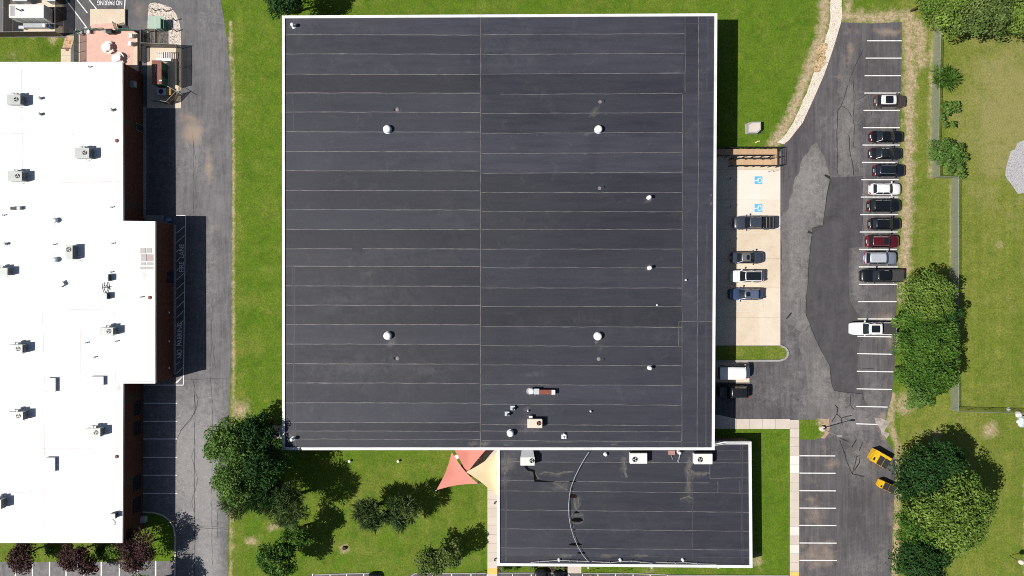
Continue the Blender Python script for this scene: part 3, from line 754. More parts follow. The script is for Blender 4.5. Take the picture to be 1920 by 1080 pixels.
def roof_mask(ob, z, lst, cell=1.0):
    me = ob.data; bm = bmesh.new(); bm.from_mesh(me)
    for ax in (0, 1):
        v = [q.co[ax] for q in bm.verts]; lo, hi = min(v), max(v); w = lo + cell
        off = wloc(ob.parent)[ax]
        lo = max(lo, -82 - off); w = lo + cell
        while w < hi:
            p = [0, 0, 0]; p[ax] = w; q = [0, 0, 0]; q[ax] = 1
            fs = [f for f in bm.faces if f.material_index == 0]
            g = set(fs)
            for f in fs: g.update(f.edges); g.update(f.verts)
            bmesh.ops.bisect_plane(bm, geom=list(g), plane_co=p, plane_no=q)
            w += cell
    bm.to_mesh(me); bm.free()
    o = wloc(ob.parent); k = 1 / (1 - z / CH); fn = blobs(lst)
    set_mask(me, lambda px, py: fn((px + o.x * S - 960) * k + 960, (py - o.y * S - 540) * k + 540))

# ---- the large black-roofed building
HB = 5.62
def seam_strip(b, a, c, z, w=0.10, m=1, wob=0.07):
    A, C = P(*a, z), P(*c, z); k = max(2, int(math.dist(A, C) / 1.2)); q = []
    for j in range(k + 1):
        t = j / k; x, y = A[0] + (C[0] - A[0]) * t, A[1] + (C[1] - A[1]) * t
        q.append((x + wob * mnoise.noise((x * .6, y * .6, 1)), y + wob * mnoise.noise((x * .6, y * .6, 7))))
    b.strip(q, [w * (0.7 + 1.1 * abs(mnoise.noise((x * .45, y * 3, 2)))) for x, y in q], z + 0.005, m)
MAINP = [(529, 29), (1345, 25), (1340, 844), (529, 844)]
main = thing('warehouse', 'large square building with black seamed roof and white coping', 'building', (*P(935, 435, HB), 0))
walls_from(inset(PP(MAINP, HB), 0.05)[1], HB - 0.25).build('wall', M['bwall'], main)
rb = MB()
LYS = [29, 65, 101, 139, 174, 210, 247, 284, 320, 357, 393, 430, 466, 499, 536, 572, 608, 645, 682, 718, 755, 792, 808, 823, 843]
RYS = [26, 65, 102, 139, 177, 213, 250, 288, 325, 361, 397, 430, 467, 502, 540, 575, 612, 648, 684, 721, 758, 796, 808, 826, 843]
xl = 530
for ys_, x0, x1 in ((LYS, 531, 901), (RYS, 901, 1281)):
    for a, c in zip(ys_[:-1], ys_[1:]):
        rb.flat(PP([(x0, a), (x1, a), (x1, c), (x0, c)], HB), HB, 0, random.uniform(0.0, 1.0))
for a, c in ((26, 176), (176, 430), (430, 603), (603, 843)):
    rb.flat(PP([(1281, a), (1308, a), (1308, c), (1281, c)], HB), HB, 0, random.uniform(0.4, 1.0))
    rb.flat(PP([(1308, a), (1343.5 - (a - 26) * 0.0055, a), (1343.5 - (c - 26) * 0.0055, c), (1308, c)], HB), HB, 0, random.uniform(0.4, 1.0))
for y in LYS[1:-1]:
    seam_strip(rb, (533, y), (899, y + 0.8), HB, 0.11 if y not in (808, 823) else 0.09)
for y in RYS[1:-1]:
    tilt = -2.0 if y < 330 else (1.8 if y > 600 else 0)
    seam_strip(rb, (903 if y != 177 else 938, y), (1279 if y > 176 else 1283, y + tilt), HB, 0.085)
seam_strip(rb, (901.5, 33), (900.5, 840), HB, 0.10)
for a, c, w, m in (((1284.5, 31), (1284.5, 175), .08, 1), ((1279.5, 177), (1278.5, 840), .08, 1), ((1310, 31), (1307, 840), .08, 1), ((1326.5, 31), (1325, 168), .07, 2), ((1324, 420), (1323, 838), .07, 2), ((1328, 31), (1327.5, 168), .05, 2), ((1326, 430), (1325, 838), .06, 2), ((1263, 45), (1340, 45), .07, 2),
                   ((1273, 603), (1338, 603), .08, 1), ((1273, 603), (1272.5, 648), .08, 1), ((549, 500), (551, 840), .06, 2), ((552, 500), (554, 840), .06, 2), ((549, 176), (550, 247), .06, 2), ((1310, 175), (1340, 174), .06, 2), ((1334, 470), (1335, 620), .06, 2), ((533, 504), (533.5, 836), .05, 2), ((904, 829), (1336, 829), .06, 2)):
    seam_strip(rb, a, c, HB, w, m)
p = PP([(660, 456), (680, 456), (680, 472), (660, 472)], HB)
rb.flat(p, HB + 0.008, 0, 0.1)
rng = random.Random(3)
def stain(b, cx, cy, rx, ry, z, m=3, n=14, seed=0):
    r_ = random.Random(seed + int(cx)); ph = r_.random() * 6
    b.flat([P(cx + rx * (1 + 0.35 * math.sin(2 * a + ph)) * math.cos(a) * r_.uniform(.75, 1.1), cy + ry * (1 + 0.3 * math.cos(3 * a + ph)) * math.sin(a) * r_.uniform(.75, 1.1), z) for a in np.arange(0, 6.28, 6.28 / n)], z + 0.009, m)
for cx, cy, rx, ry in ((888, 832, 7, 2.5), (907, 832, 8, 3), (950, 834, 7, 1.5), (1150, 833, 5, 1.2), (1114, 213, 3.6, 3.6), (1099, 251, 3, 1.2), (1136, 214, 2.5, 1), (1097, 289, 3, 1.5), (1110, 325, 2.5, 1), (1118, 642, 2.5, 4), (735, 641, 1.6, 4), (1218, 376, 3, 2), (1333, 366, 1.4, 3), (1333, 382, 1.4, 4)):
    stain(rb, cx, cy, rx, ry, HB)
for i in range(26):
    rb.flat([P(rng.choice((1188, 1194, 1204, 1220, 1238, 1147, 1183, 1330, 1334)) + rng.uniform(-6, 6) + .8 * math.cos(a), rng.choice((550, 560, 547, 155, 440, 700)) + rng.uniform(-14, 14) + .8 * math.sin(a), HB) for a in (0, 1.2, 2.4, 3.6, 4.8)] if False else
            (lambda cx, cy: [P(cx + .55 * math.cos(a), cy + .5 * math.sin(a), HB) for a in (0, 1.2, 2.4, 3.6, 4.8)])(rng.uniform(1130, 1335), rng.uniform(60, 800)), HB + 0.010 + i * 1e-4, 3)
rf_ = rb.build('roof', [M['roof'], M['seam'], M['fseam'], M['stain']], main)
roof_mask(rf_, HB, [(0, 888, 833, 10, 5, .9), (0, 910, 833, 12, 5, 1.0), (0, 955, 834, 12, 4, .7), (0, 1150, 833, 14, 3, .8), (0, 1114, 213, 6, 6, 1.0), (0, 1099, 251, 5, 3, .8), (0, 1122, 650, 5, 12, .9), (0, 735, 644, 4, 8, .9), (0, 1218, 376, 8, 6, .9), (0, 1332, 374, 3, 14, .35), (0, 1220, 503, 8, 6, .8), (0, 1220, 692, 6, 5, .7),
    (0, 546, 820, 7, 12, .7), (0, 547, 50, 8, 8, .6), (0, 742, 206, 10, 5, .7), (0, 742, 672, 12, 6, .8), (0, 1128, 673, 10, 5, .7), (0, 1000, 745, 12, 6, .5), (0, 995, 800, 26, 14, .55), (0, 990, 770, 6, 10, .6), (0, 1338, 830, 5, 12, .8), (0, 1125, 191, 7, 6, .6), (0, 1124, 353, 7, 5, .6), (0, 660, 690, 90, 16, .42), (0, 800, 695, 40, 12, .4), (0, 640, 560, 60, 10, .42), (0, 690, 515, 20, 8, .4),
    (0, 1000, 702, 30, 8, .35), (0, 1100, 600, 60, 10, .3), (0, 560, 836, 60, 4, .4), (0, 1240, 836, 60, 3, .4),
    (1, 680, 560, 150, 60, .9), (1, 680, 690, 190, 46, 1.0), (1, 620, 800, 120, 40, .6), (1, 720, 480, 160, 40, .6), (1, 960, 100, 60, 60, .5), (1, 1180, 610, 140, 60, .4), (1, 640, 120, 90, 60, .45), (1, 1300, 600, 40, 200, .5), (1, 850, 380, 60, 160, .35),
    (2, 1112, 285, 9, 60, .55), (2, 1180, 480, 160, 40, .4), (2, 1190, 410, 150, 16, .6), (2, 730, 620, 150, 14, .6), (2, 720, 375, 170, 14, .4), (2, 1090, 770, 160, 30, .4), (2, 640, 195, 120, 14, .5)])
coping(main, PP(MAINP, HB + 0.12), HB - 0.45, HB + 0.12, 0.40)

# ---- low annex
HA = 2.8
ANP = [(932, 836), (1330, 836), (1330, 828), (1409, 828), (1411, 1065), (932, 1061)]
annex = thing('annex', 'low rectangular building with black roof and white coping below the larger roof', 'building', (*P(1170, 950, HA), 0))
walls_from(inset(PP(ANP, HA), 0.05)[1], HA - 0.15).build('wall', M['bwall'], annex)
rb = MB()
AYS = [829, 866, 901, 920, 956, 992, 1027, 1041, 1062]
for a, c in zip(AYS[:-1], AYS[1:]):
    x1 = 1408
    rb.flat(PP([(934, max(a, 837)), (1299, max(a, 837)), (1299, c), (934, c)], HA), HA, 0, random.uniform(0.3, 1.0))
    rb.flat(PP([(1299, max(a, 837) if a < 830 else a), (x1, max(a, 837) if a < 830 else a), (x1, c), (1299, c)], HA), HA, 0, random.uniform(0.3, 1.0))
rb.flat(PP([(1332, 829), (1408, 829), (1408, 837), (1332, 837)], HA), HA, 0, 0.5)
for y, m, w in ((866, 1, .085), (901, 1, .085), (920, 1, .085), (956, 1, .085), (991.5, 1, .085), (1027, 1, .08), (1041, 2, .07)):
    seam_strip(rb, (936, y), (1405 if y != 901 else 1330, y + 4.5 if y > 900 else y + 2), HA, w, m)
for a, c, m in (((946, 846), (948, 1052), 2), ((949, 846), (949.5, 1052), 2), ((1299, 895), (1299, 1050), 2), ((1389, 832), (1391, 1056), 2), ((1392, 832), (1393.5, 1056), 2), ((1331, 897), (1405, 896), 1), ((1331, 870), (1331, 897), 1), ((1346, 903), (1346, 923), 1), ((1387, 903), (1387, 923), 1), ((1346, 845), (1405, 845), 2), ((1343, 861), (1405, 861), 2)):
    seam_strip(rb, a, c, HA, .075, m)
def wisp(b, pts, w, z, m=3):
    b.strip([P(x, y, z) for x, y in pts], [w * (0.5 + abs(mnoise.noise((x * .3, y * .3, 4)))) for x, y in pts], z + 0.010, m)
for pts, w in (([(1012, 890), (1020, 885), (1032, 886), (1044, 889), (1060, 885), (1076, 884)], .30), ([(1010, 898), (1005, 890), (1000, 884)], .22), ([(1038, 905), (1048, 910), (1056, 915), (1064, 919)], .4), ([(1076, 930), (1078, 945), (1080, 956)], .55), ([(1085, 933), (1085, 950)], .25), ([(1074, 985), (1078, 1000), (1080, 1020)], .2),
               ([(1170, 858), (1170, 870), (1172, 885), (1175, 895)], .6), ([(1290, 872), (1293, 882), (1304, 888), (1320, 889), (1330, 886)], .45), ([(1290, 882), (1289, 900), (1292, 920)], .35), ([(1275, 936), (1290, 931), (1300, 935)], .35), ([(1055, 1044), (1065, 1041), (1072, 1041)], .3), ([(1130, 1041), (1150, 1042)], .2), ([(1190, 1042), (1215, 1042)], .2)):
    wisp(rb, pts, w, HA)
for cx, cy, rx, ry in ((1295, 870, 4, 6), (1172, 880, 3, 8), (960, 862, 8, 4), (947, 880, 5, 10), (1298, 885, 4, 3)):
    stain(rb, cx, cy, rx, ry, HA)
def loop(b, pts, z, m, dz=0.016): b.flat([P(x, y, z) for x, y in pts], z + dz, m)
for cx, cy, rx, ry, m in ((1074.5, 930, 7, 4, 5), (1082.5, 974.5, 11, 4.2, 4), (1079, 1020.5, 12, 2.6, 4), (1090, 1036.5, 8, 2.0, 4), (1074, 902.5, 7, 1.2, 4), (1072, 917, 3, 1, 4), (1077.5, 993, 1.4, 1.6, 4)):
    loop(rb, [(cx + rx * (1 + .12 * math.sin(3 * a)) * math.cos(a), cy + ry * math.sin(a)) for a in np.arange(0, 6.28, .35)], HA, m)  # near-black flat marks, one brown, beside the cable's curve
rb.strip([P(x, y, HA) for x, y in ((1075, 961), (1071, 968), (1070, 976), (1074, 981), (1088, 981.5), (1094, 976), (1093, 966), (1088, 960))], .12, HA + .013, 3)
rb.strip([P(x, y, HA) for x, y in ((1072, 967), (1082, 965.5), (1092, 967))], .10, HA + .014, 3)
loop(rb, [(1075, 963), (1080, 957.5), (1088, 962)], HA, 4)
rb.strip([P(x, y, HA) for x, y in ((985, 873), (990, 880), (1001, 883), (1002, 890), (1004, 897), (1003, 901), (1020, 902.5), (1040, 903))], [.45, .4, .35, .3, .5, .4, .2, .08], HA + .018, 4)
rf_ = rb.build('roof', [M['roof'], M['seam'], M['fseam'], M['stain'], M['dark_mark'], plain('brown_pond_stain', (0.018, 0.009, 0.008), .85, spec=.05)], annex)
roof_mask(rf_, HA, [(0, 1172, 872, 5, 22, 1.0), (0, 1290, 878, 5, 18, 1.0), (0, 1308, 887, 20, 4, .9), (0, 1293, 912, 6, 20, .7), (0, 1290, 934, 18, 5, .9), (0, 1035, 886, 30, 4, .8), (0, 1050, 912, 14, 8, .8), (0, 1079, 945, 6, 14, .9), (0, 1082, 970, 14, 10, .7), (0, 1078, 1000, 4, 18, .7), (0, 1060, 1042, 16, 4, .9), (0, 1140, 1042, 24, 3, .7), (0, 1200, 1042, 24, 3, .6),
    (0, 950, 870, 16, 16, .9), (0, 948, 900, 8, 14, .6), (0, 990, 885, 8, 8, .7), (0, 1230, 1005, 30, 5, .4), (1, 960, 870, 40, 40, .8), (1, 1200, 980, 120, 50, .4), (1, 1000, 1040, 90, 14, .6), (1, 1340, 1000, 60, 50, .3), (2, 1220, 940, 60, 20, .4), (2, 1150, 860, 20, 12, .3)])
coping(annex, PP(ANP, HA + 0.14), HA - 0.35, HA + 0.14, 0.42, skip=())

# ---- brick building with the white roof
HW = 5.6
WHP = [(-260, 116), (229.5, 116), (231, 414), (291, 415), (291, 719), (231, 719), (229.5, 1018), (-260, 1018)]
whb = thing('brick_building', 'long brown brick building with flat white roof', 'building', (*P(80, 560, HW), 0))
wpoly = PP(WHP, HW)
walls_from(inset(wpoly, 0.04)[1], HW - 0.2).build('wall', M['brick'], whb)
rb = MB()
rb.flat(PP([(-258, 118), (227.5, 118), (229, 416), (289, 417), (289, 717), (229, 717), (227.5, 1016), (-258, 1016)], HW), HW, 0)
for a, c in (((0, 582), (289, 579)), ((79, 585), (84, 720)), ((84, 730), (84, 1010)), ((0, 345), (228, 340)), ((150, 585), (152, 718)), ((0, 250), (140, 252)), ((40, 130), (42, 320)), ((0, 925), (60, 922)), ((215, 585), (216, 716)), ((0, 840), (226, 842))):
    seam_strip(rb, a, c, HW, .07, 1)
rf_ = rb.build('roof', [M['wroof'], M['wseam']], whb)
roof_mask(rf_, HW, [(0, 101, 414, 12, 10, .95), (0, 101, 488, 9, 8, .8), (0, 219, 285, 4, 26, .8), (0, 205, 195, 9, 8, .6), (0, 226, 725, 5, 12, .8), (0, 270, 515, 5, 14, .6), (0, 230, 625, 12, 8, .7), (0, 280, 565, 6, 10, .5), (0, 219, 845, 4, 20, .6), (0, 72, 865, 14, 10, .45), (0, 80, 640, 5, 60, .5), (0, 84, 800, 5, 80, .45), (0, 180, 580, 90, 3, .45), (0, 50, 445, 30, 16, .4), (0, 10, 130, 10, 8, .5), (0, 150, 300, 40, 8, .35), (0, 110, 505, 40, 8, .4), (0, 150, 712, 60, 10, .35), (0, 30, 905, 40, 6, .4)], 1.2)
coping(whb, PP(WHP, HW + .1), HW - .25, HW + .1, 0.25)
# openings on the east wall (seen foreshortened)
xe = P(231, 414, HW)[0] - 0.04; xs_ = P(291, 415, HW)[0] - 0.04
def opening(name, x, pyc, zc, w, h, matg='glass', frame='dark'):
    y = P(231, pyc, zc)[1]
    b = MB(); b.box(x, x + 0.05, y - w / 2 - .08, y + w / 2 + .08, zc - h / 2 - .08, zc - h / 2); b.box(x, x + 0.05, y - w / 2 - .08, y + w / 2 + .08, zc + h / 2, zc + h / 2 + .08)
    b.box(x, x + 0.05, y - w / 2 - .08, y - w / 2, zc - h / 2, zc + h / 2); b.box(x, x + 0.05, y + w / 2, y + w / 2 + .08, zc - h / 2, zc + h / 2)
    f = b.build(name, M[frame], whb)
    g = MB(); g.box(x - .02, x + 0.03, y - w / 2, y + w / 2, zc - h / 2, zc + h / 2)
    g.build('pane', M[matg], f)
for pyc, zc in ((803, 1.8), (905, 1.8), (947, 1.8), (765, 1.8)): opening('window', xe, pyc, zc, 2.0, 1.7)
opening('door', xs_, 520, 1.25, 1.9, 2.3, 'glass', 'redm')
opening('door', xe, 240, 1.1, 1.0, 2.1, 'dark', 'steel')
b = MB(); x, y = P(243, 157, 3.6); b.box(x - .2, x + 0.75, y - .45, y + .45, 3.0, 3.7); b.build('wall_vent', M['galv'], whb, bevel=.03)
for pyv in (586, 640, 690):
    b = MB(); y = P(300, pyv, 1.6)[1]; b.box(xs_, xs_ + .14, y - .12, y + .12, 1.5, 1.75); b.build('wall_light', M['hvacw'], whb)

# ------------------------------------------------------------------ roof equipment
def rtu(name, label, rect, zr, h, body, fan=(0.70, 0.5, 0.33), coil='x', group=None, blade='hvac', hood=None, gooseneck=True):
    """packaged unit; rect is the photographed outline of its top"""
    x0, x1, y0, y1 = rect
    zt = zr + h
    (ax, ay), (bx, by) = P(x0, y1, zt), P(x1, y0, zt)
    cx, cy = (ax + bx) / 2, (ay + by) / 2
    t = thing(name, label, 'rooftop unit' if 'condens' not in name else 'condenser', (cx, cy, zr), group)
    b = MB(); b.box(ax + .06, bx - .06, ay + .06, by - .06, zr, zr + .16); b.build('curb', M['galv'], t)
    b = MB(); b.box(ax, bx, ay, by, zr + .16, zt); b.build('cabinet', M[body], t, bevel=.035)
    b = MB(); b.box(ax + (bx - ax) * .30, ax + (bx - ax) * .31, ay + .02, by - .02, zt, zt + .004); b.build('panel_seam', M['galv'], t)
    if coil == 'x':
        b = MB(); b.box(bx, bx + .04, ay + .08, by - .08, zr + .2, zt - .1)
        for k in range(7): b.box(bx + .04, bx + .055, ay + .1, by - .1, zr + .26 + k * .12, zr + .29 + k * .12, 1)
        b.build('coil_panel', [M['louv'], M['galv']], t)
    else:
        b = MB(); b.box(ax + .1, bx - .1, by, by + .04, zr + .2, zt - .1); b.build('coil_panel', [M['louv']], t)
    fx, fy, fr = ax + (bx - ax) * fan[0], ay + (by - ay) * (1 - fan[1]), fan[2]
    b = MB(); b.lathe(fx, fy, [(fr, zt), (fr, zt + .05), (fr - .05, zt + .05), (fr - .05, zt + .012)], 18)
    g = b.build('fan_guard', M['black'], t)
    b = MB()
    for k in range(3):
        a0 = k * 2 * PI / 3 + 0.5 + cx
        b.add([(fx, fy, zt + .03), (fx + fr * .8 * math.cos(a0), fy + fr * .8 * math.sin(a0), zt + .03), (fx + fr * .86 * math.cos(a0 + .35), fy + fr * .86 * math.sin(a0 + .35), zt + .032), (fx + fr * .8 * math.cos(a0 + .75), fy + fr * .8 * math.sin(a0 + .75), zt + .035)], [[0, 1, 2, 3]])
    b.build('fan_blade', M[blade], g)
    if gooseneck:
        b = MB(); b.box(ax + .55, ax + .95, by + .03, by + .33, zr + .5, zt - .15); b.box(ax + 1.1, ax + 1.45, by + .03, by + .28, zr + .4, zt - .05); b.build('intake_hood', M['galv'], t, bevel=.03)
    if hood:
        b = MB(); d = hood
        b.add([(ax + .05, by, zt - .05), (bx - .05, by, zt - .05), (bx - .2, by + d, zr + .55), (ax + .2, by + d, zr + .55), (ax + .05, by, zr + .3), (bx - .05, by, zr + .3), (bx - .2, by + d, zr + .35), (ax + .2, by + d, zr + .35)], [[0, 1, 2, 3], [7, 6, 5, 4], [0, 3, 7, 4], [1, 5, 6, 2], [3, 2, 6, 7]])
        b.build('intake_hood', M['lgalv'], t)
    b = MB(); b.tube([(ax + 1.3, ay - .05, zr + .5), (ax + 1.3, ay - .16, zr + .45), (ax + 1.3, ay - .16, zr + .03), (ax + 1.7, ay - .3, zr + .03)], .02, 5); b.build('drain_pipe', M['galv'], t)
    return t
GW = 'packaged units on the white roof'
for rect, lab in (((12.5, 38, 177, 195.5), 'grey rooftop unit on the white roof closest to the patio end'),
                  ((140, 167, 277, 296), 'grey rooftop unit nearest the upper step in the white roof edge'),
                  ((14, 41, 321, 339), 'grey rooftop unit on the white roof above the small dark box vent'),
                  ((186, 212, 614, 628), 'shallow grey rooftop unit nearest the middle bay edge of the white roof'),
                  ((15, 42, 646, 662), 'grey rooftop unit on the white roof left of two raised hatches'),
                  ((14.5, 43, 772, 788), 'grey rooftop unit on the white roof between two hatches and the lone hatch'),
                  ((161, 188, 803, 819), 'grey rooftop unit nearest the lowest roof drain of the white roof'),
                  ((-22, 2, 937, 955), 'grey rooftop unit cut by the frame near the lower end of the white roof')):
    rtu('rooftop_unit', lab, rect, HW, 1.2, 'hvac', group=GW)
rtu('rooftop_unit', 'narrow grey rooftop unit with sloped hood beside the two domed vents', (123, 136, 460, 486), HW, 1.2, 'hvac', fan=(.45, .3, .36), group=GW, gooseneck=False)
rtu('rooftop_unit', 'grey rooftop unit at the frame edge level with the walk pads', (-14, 14, 502, 516), HW, 1.1, 'hvac', fan=(.3, .5, .3), group=GW)
for rect, lab in (((193, 203, 515, 527), 'dark condenser nearest the walk pads on the white roof'), ((189, 200, 550, 561), 'dark condenser joined by pipes below its twin on the white roof'), ((206, 216, 963, 973), 'dark condenser with a loose pipe near the lower corner of the white roof')):
    cx, cy = P((rect[0] + rect[1]) / 2, (rect[2] + rect[3]) / 2, HW + .8); w = (rect[1] - rect[0]) / S * .95; d = (rect[3] - rect[2]) / S * .9
    t = thing('condenser', lab, 'condenser', (cx, cy, HW), 'condensers on the white roof')
    b = MB(); b.rbox(cx, cy, HW + .06, HW + .8, w, d); b.build('coil_panel', M['louv'], t, bevel=.03)
    b = MB(); b.rbox(cx, cy, HW + .8, HW + .84, w, d); b.lathe(cx, cy, [(w * .38, HW + .84), (w * .38, HW + .87), (w * .3, HW + .87), (w * .3, HW + .845)], 16); b.build('top_panel', M['galv'], t)
    for e in (-.3, .3):
        b = MB(); b.rbox(cx + w * e, cy, HW, HW + .06, .1, d); b.build('mounting_rail', M['galv'], t)
b = MB()
for pts in ([(193, 530), (192, 540), (196, 551)], [(201, 529), (203, 540), (199, 550)], [(192, 540), (207, 537)], [(196, 535), (205, 543)]):
    b.tube([(*P(x, y, HW + .15), HW + .15) for x, y in pts], .05, 5)
tag(b.build('refrigerant_pipe', M['louv']), 'tangle of dark pipes between the two condensers', 'pipework')
b = MB(); b.tube([(*P(x, y, HW + .1), HW + .1) for x, y in ((210, 974), (214, 978), (216, 984), (213, 984))], .035, 5)
tag(b.build('conduit', M['galv']), 'short bent conduit trailing from the lowest dark condenser', 'conduit')
for rect, lab in (((86, 104, 709, 735), 'white raised hatch left of the other upper hatch'), ((167, 194, 706, 723), 'white raised hatch near the inner corner of the white roof'), ((83, 103, 858, 885), 'lone white raised hatch on the lower white roof')):
    x0, x1, y0, y1 = rect; zt = HW + .42
    (ax, ay), (bx, by) = P(x0, y1, zt), P(x1, y0, zt)
    t = thing('roof_hatch', lab, 'roof hatch', ((ax + bx) / 2, (ay + by) / 2, HW), 'hatches on the white roof')
    b = MB(); b.box(ax + .05, bx - .05, ay + .05, by - .05, HW, zt - .06); b.build('curb', M['galv'], t)
    b = MB(); b.box(ax, bx, ay, by, zt - .06, zt); b.build('lid', M['wroof'], t, bevel=.02)
    for q in ((ax + .1, ay + .1), (bx - .1, ay + .1), (ax + .1, by - .1), (bx - .1, by - .1)):
        b = MB(); b.cyl(*q, zt, zt + .03, .04, 6); b.build('corner_screw', M['redm'], t)
def dome_vent(px, py, z, r, h, label, group, body='white', name='roof_vent', prof=None):
    x, y = P(px, py, z + h)
    t = thing(name, label, 'roof vent', (x, y, z), group)
    b = MB(); b.lathe(x, y, [(r * 1.15, z), (r * 1.1, z + .05), (r * .72, z + .08), (r * .72, z + h * .55)], 18); b.build('base', M['lgalv'], t, smooth=False)
    b = MB(); b.lathe(x, y, [(r * .8, z + h * .5), (r * 1.0, z + h * .52), (r * 1.02, z + h * .72), (r * .86, z + h * .88), (r * .5, z + h * .98), (r * .12, z + h)], 20); b.build('cap', M[body], t, smooth=True)
    return t
G1 = 'mushroom vents on the large black roof'
for px, py, r, lab in ((725, 241, .56, 'white domed vent near the pair of drains on the upper left panels'), (1123, 241, .54, 'white domed vent below the ring drain and the round dust stain'), (725.5, 630, .56, 'white domed vent above two small drain bowls on the lower left panels'), (1122, 631, .56, 'white domed vent straight above a pair of lower drains'), (957, 814, .48, 'white domed vent beside the cream rooftop unit')):
    dome_vent(px, py, HB, r, .75 if r > .5 else .9, lab, G1)
G2 = 'capped vent pipes on the large black roof'
def pipe_vent(px, py, z, r, h, label, group, m1='white', m2='lgalv', name='vent_pipe'):
    x, y = P(px, py, z + h)
    t = thing(name, label, 'vent pipe', (x, y, z), group)
    b = MB(); b.cyl(x, y, z, z + h * .8, r * .6, 10); b.lathe(x, y, [(r * 1.3, z), (r * .65, z + .08)], 10); b.build('pipe', M[m2], t)
    b = MB(); b.lathe(x, y, [(r, z + h * .72), (r * 1.05, z + h * .85), (r * .6, z + h)], 12); b.build('cap', M[m1], t, smooth=True)
    return t
for px, py, lab in ((547, 45, 'small white vent pipe in the top corner by the coping'), (546, 825, 'small white vent pipe in the corner above the tree'), (1219, 369, 'small white vent pipe uppermost of three by the narrow panels'), (1220, 502, 'small white vent pipe standing on a seam, middle of three'), (1220, 691, 'small white vent pipe lowest of three by the narrow panels')):
    pipe_vent(px, py, HB, .26, .95, lab, G2)
for px, py, h, lab in ((1287, 525, .35, 'tiny metal pipe stub between the narrow seams'), (1233, 572, .3, 'tiny metal pipe stub close to a seam end'), (1108, 772, .4, 'thin pipe stub in the open panel right of the cream unit'), (990, 771, .4, 'thin pipe stub just above the cream unit'), (1136, 853, .45, 'short white vent pipe on the annex roof by the sagging cable')):
    pipe_vent(px, py, HB if py < 840 else HA, .13 if py < 840 else .24, h, lab, 'pipe stubs on the black roofs', 'lgalv' if py < 840 else 'white')
for px, py, big, lab in ((738, 206, 0, 'dark drain bowl beside a pale one on the upper left panels'), (745.5, 205, 1, 'pale drain bowl beside a dark one on the upper left panels'), (1125, 191, 2, 'pale ring drain high above the right domed vent'), (1132, 189, 0, 'tiny drain beside the upper ring drain'), (1124, 353, 2, 'pale ring drain in the middle right panels'), (1132, 351, 0, 'tiny drain beside the middle ring drain'),
                     (738.5, 672, 0, 'dark drain bowl under the lower left domed vent'), (746, 672, 1, 'pale drain bowl under the lower left domed vent'), (1123, 673, 1, 'pale drain bowl under the lower right domed vent'), (1132, 674, 0, 'dark drain bowl under the lower right domed vent')):
    x, y = P(px, py, HB); b = MB(); r = (.17, .26, .25)[big]
    if big == 2: b.lathe(x, y, [(r, HB), (r, HB + .05), (r * .6, HB + .05), (r * .6, HB + .012)], 16)
    else: b.lathe(x, y, [(r * 1.2, HB + .002), (r, HB + .06), (r * .5, HB + .12), (r * .1, HB + .13)], 14)
    tag(b.build('roof_drain', M['dark' if big == 0 else 'drainm']), lab, 'roof drain', 'drains on the large black roof')
# exhaust duct
t = thing('exhaust_duct', 'horizontal duct with round white fan, red middle and white end', 'duct', (*P(1016, 734, HB), HB))
z1 = HB + .75
def pbox(b, x0, x1, y0, y1, z0, z1, m=0):
    (ax, ay), (bx, by) = P(x0, y1, z1), P(x1, y0, z1); return b.box(ax, bx, ay, by, z0, z1, m)
b = MB(); x, y = P(996.5, 734, z1 + .15); b.lathe(x, y, [(.3, HB), (.3, HB + .5), (.42, HB + .55), (.42, z1 + .05), (.3, z1 + .15), (.1, z1 + .17)], 18); b.build('fan_housing', M['hvacw'], t)
b = MB(); x, y = P(993, 734, HB + .3); b.lathe(x, y, [(.5, HB + .01), (.5, HB + .06), (.44, HB + .06), (.44, HB + .02)], 18); b.build('base_ring', M['galv'], t)
b = MB(); pbox(b, 1001, 1011, 729, 739.5, HB + .15, z1 + .05); b.build('transition_box', M['lgalv'], t)
b = MB(); pbox(b, 1011, 1034, 731, 739.5, HB + .15, z1); b.build('duct_body', M['redm'], t)
b = MB(); pbox(b, 1034, 1041, 731.5, 740, HB, z1 - .02); b.build('end_box', M['hvacw'], t)
b = MB()
for px in (1015, 1030): pbox(b, px, px + 1.5, 732, 739, HB, HB + .15)
b.build('support', M['galv'], t)
for px, py, lab in ((961.5, 765, 'small square vent box upper of two near the cream unit'), (951, 776, 'small square vent box lower of two near the cream unit')):
    t = thing('vent_box', lab, 'vent box', (*P(px, py, HB), HB), 'square vent boxes')
    x, y = P(px, py, HB + .35); b = MB(); b.rbox(x, y, HB, HB + .32, .68, .68); b.build('curb', M['galv'], t, bevel=.02)
    b = MB(); b.cyl(x + .1, y - .08, HB + .32, HB + .7, .17, 12); b.build('flue', M['louv'], t)
    b = MB(); b.rbox(x, y, HB + .32, HB + .33, .62, .62); b.build('cover', M['lgalv'], t)
rtu('rooftop_unit', 'cream rooftop unit with brown fan on the large black roof', (989, 1016.5, 786, 802.5), HB, 1.0, 'cream', fan=(.78, .45, .34), blade='rbrown', gooseneck=False)
t = thing('vent_hood', 'small white hood right behind the cream rooftop unit', 'vent hood', (*P(995, 783, HB), HB))
b = MB(); pbox(b, 992, 998.5, 780, 785.5, HB, HB + .6); b.build('hood', M['hvacw'], t, bevel=.03)
b = MB(); pbox(b, 991.5, 999, 779.5, 786, HB, HB + .06); b.build('flange', M['galv'], t)
t = thing('vent_hood', 'small white square vent with dark handle near the lower coping', 'vent hood', (*P(1057.5, 818, HB), HB))
b = MB(); pbox(b, 1053, 1062, 815, 823, HB, HB + .25); b.build('hood', M['white'], t, bevel=.03)
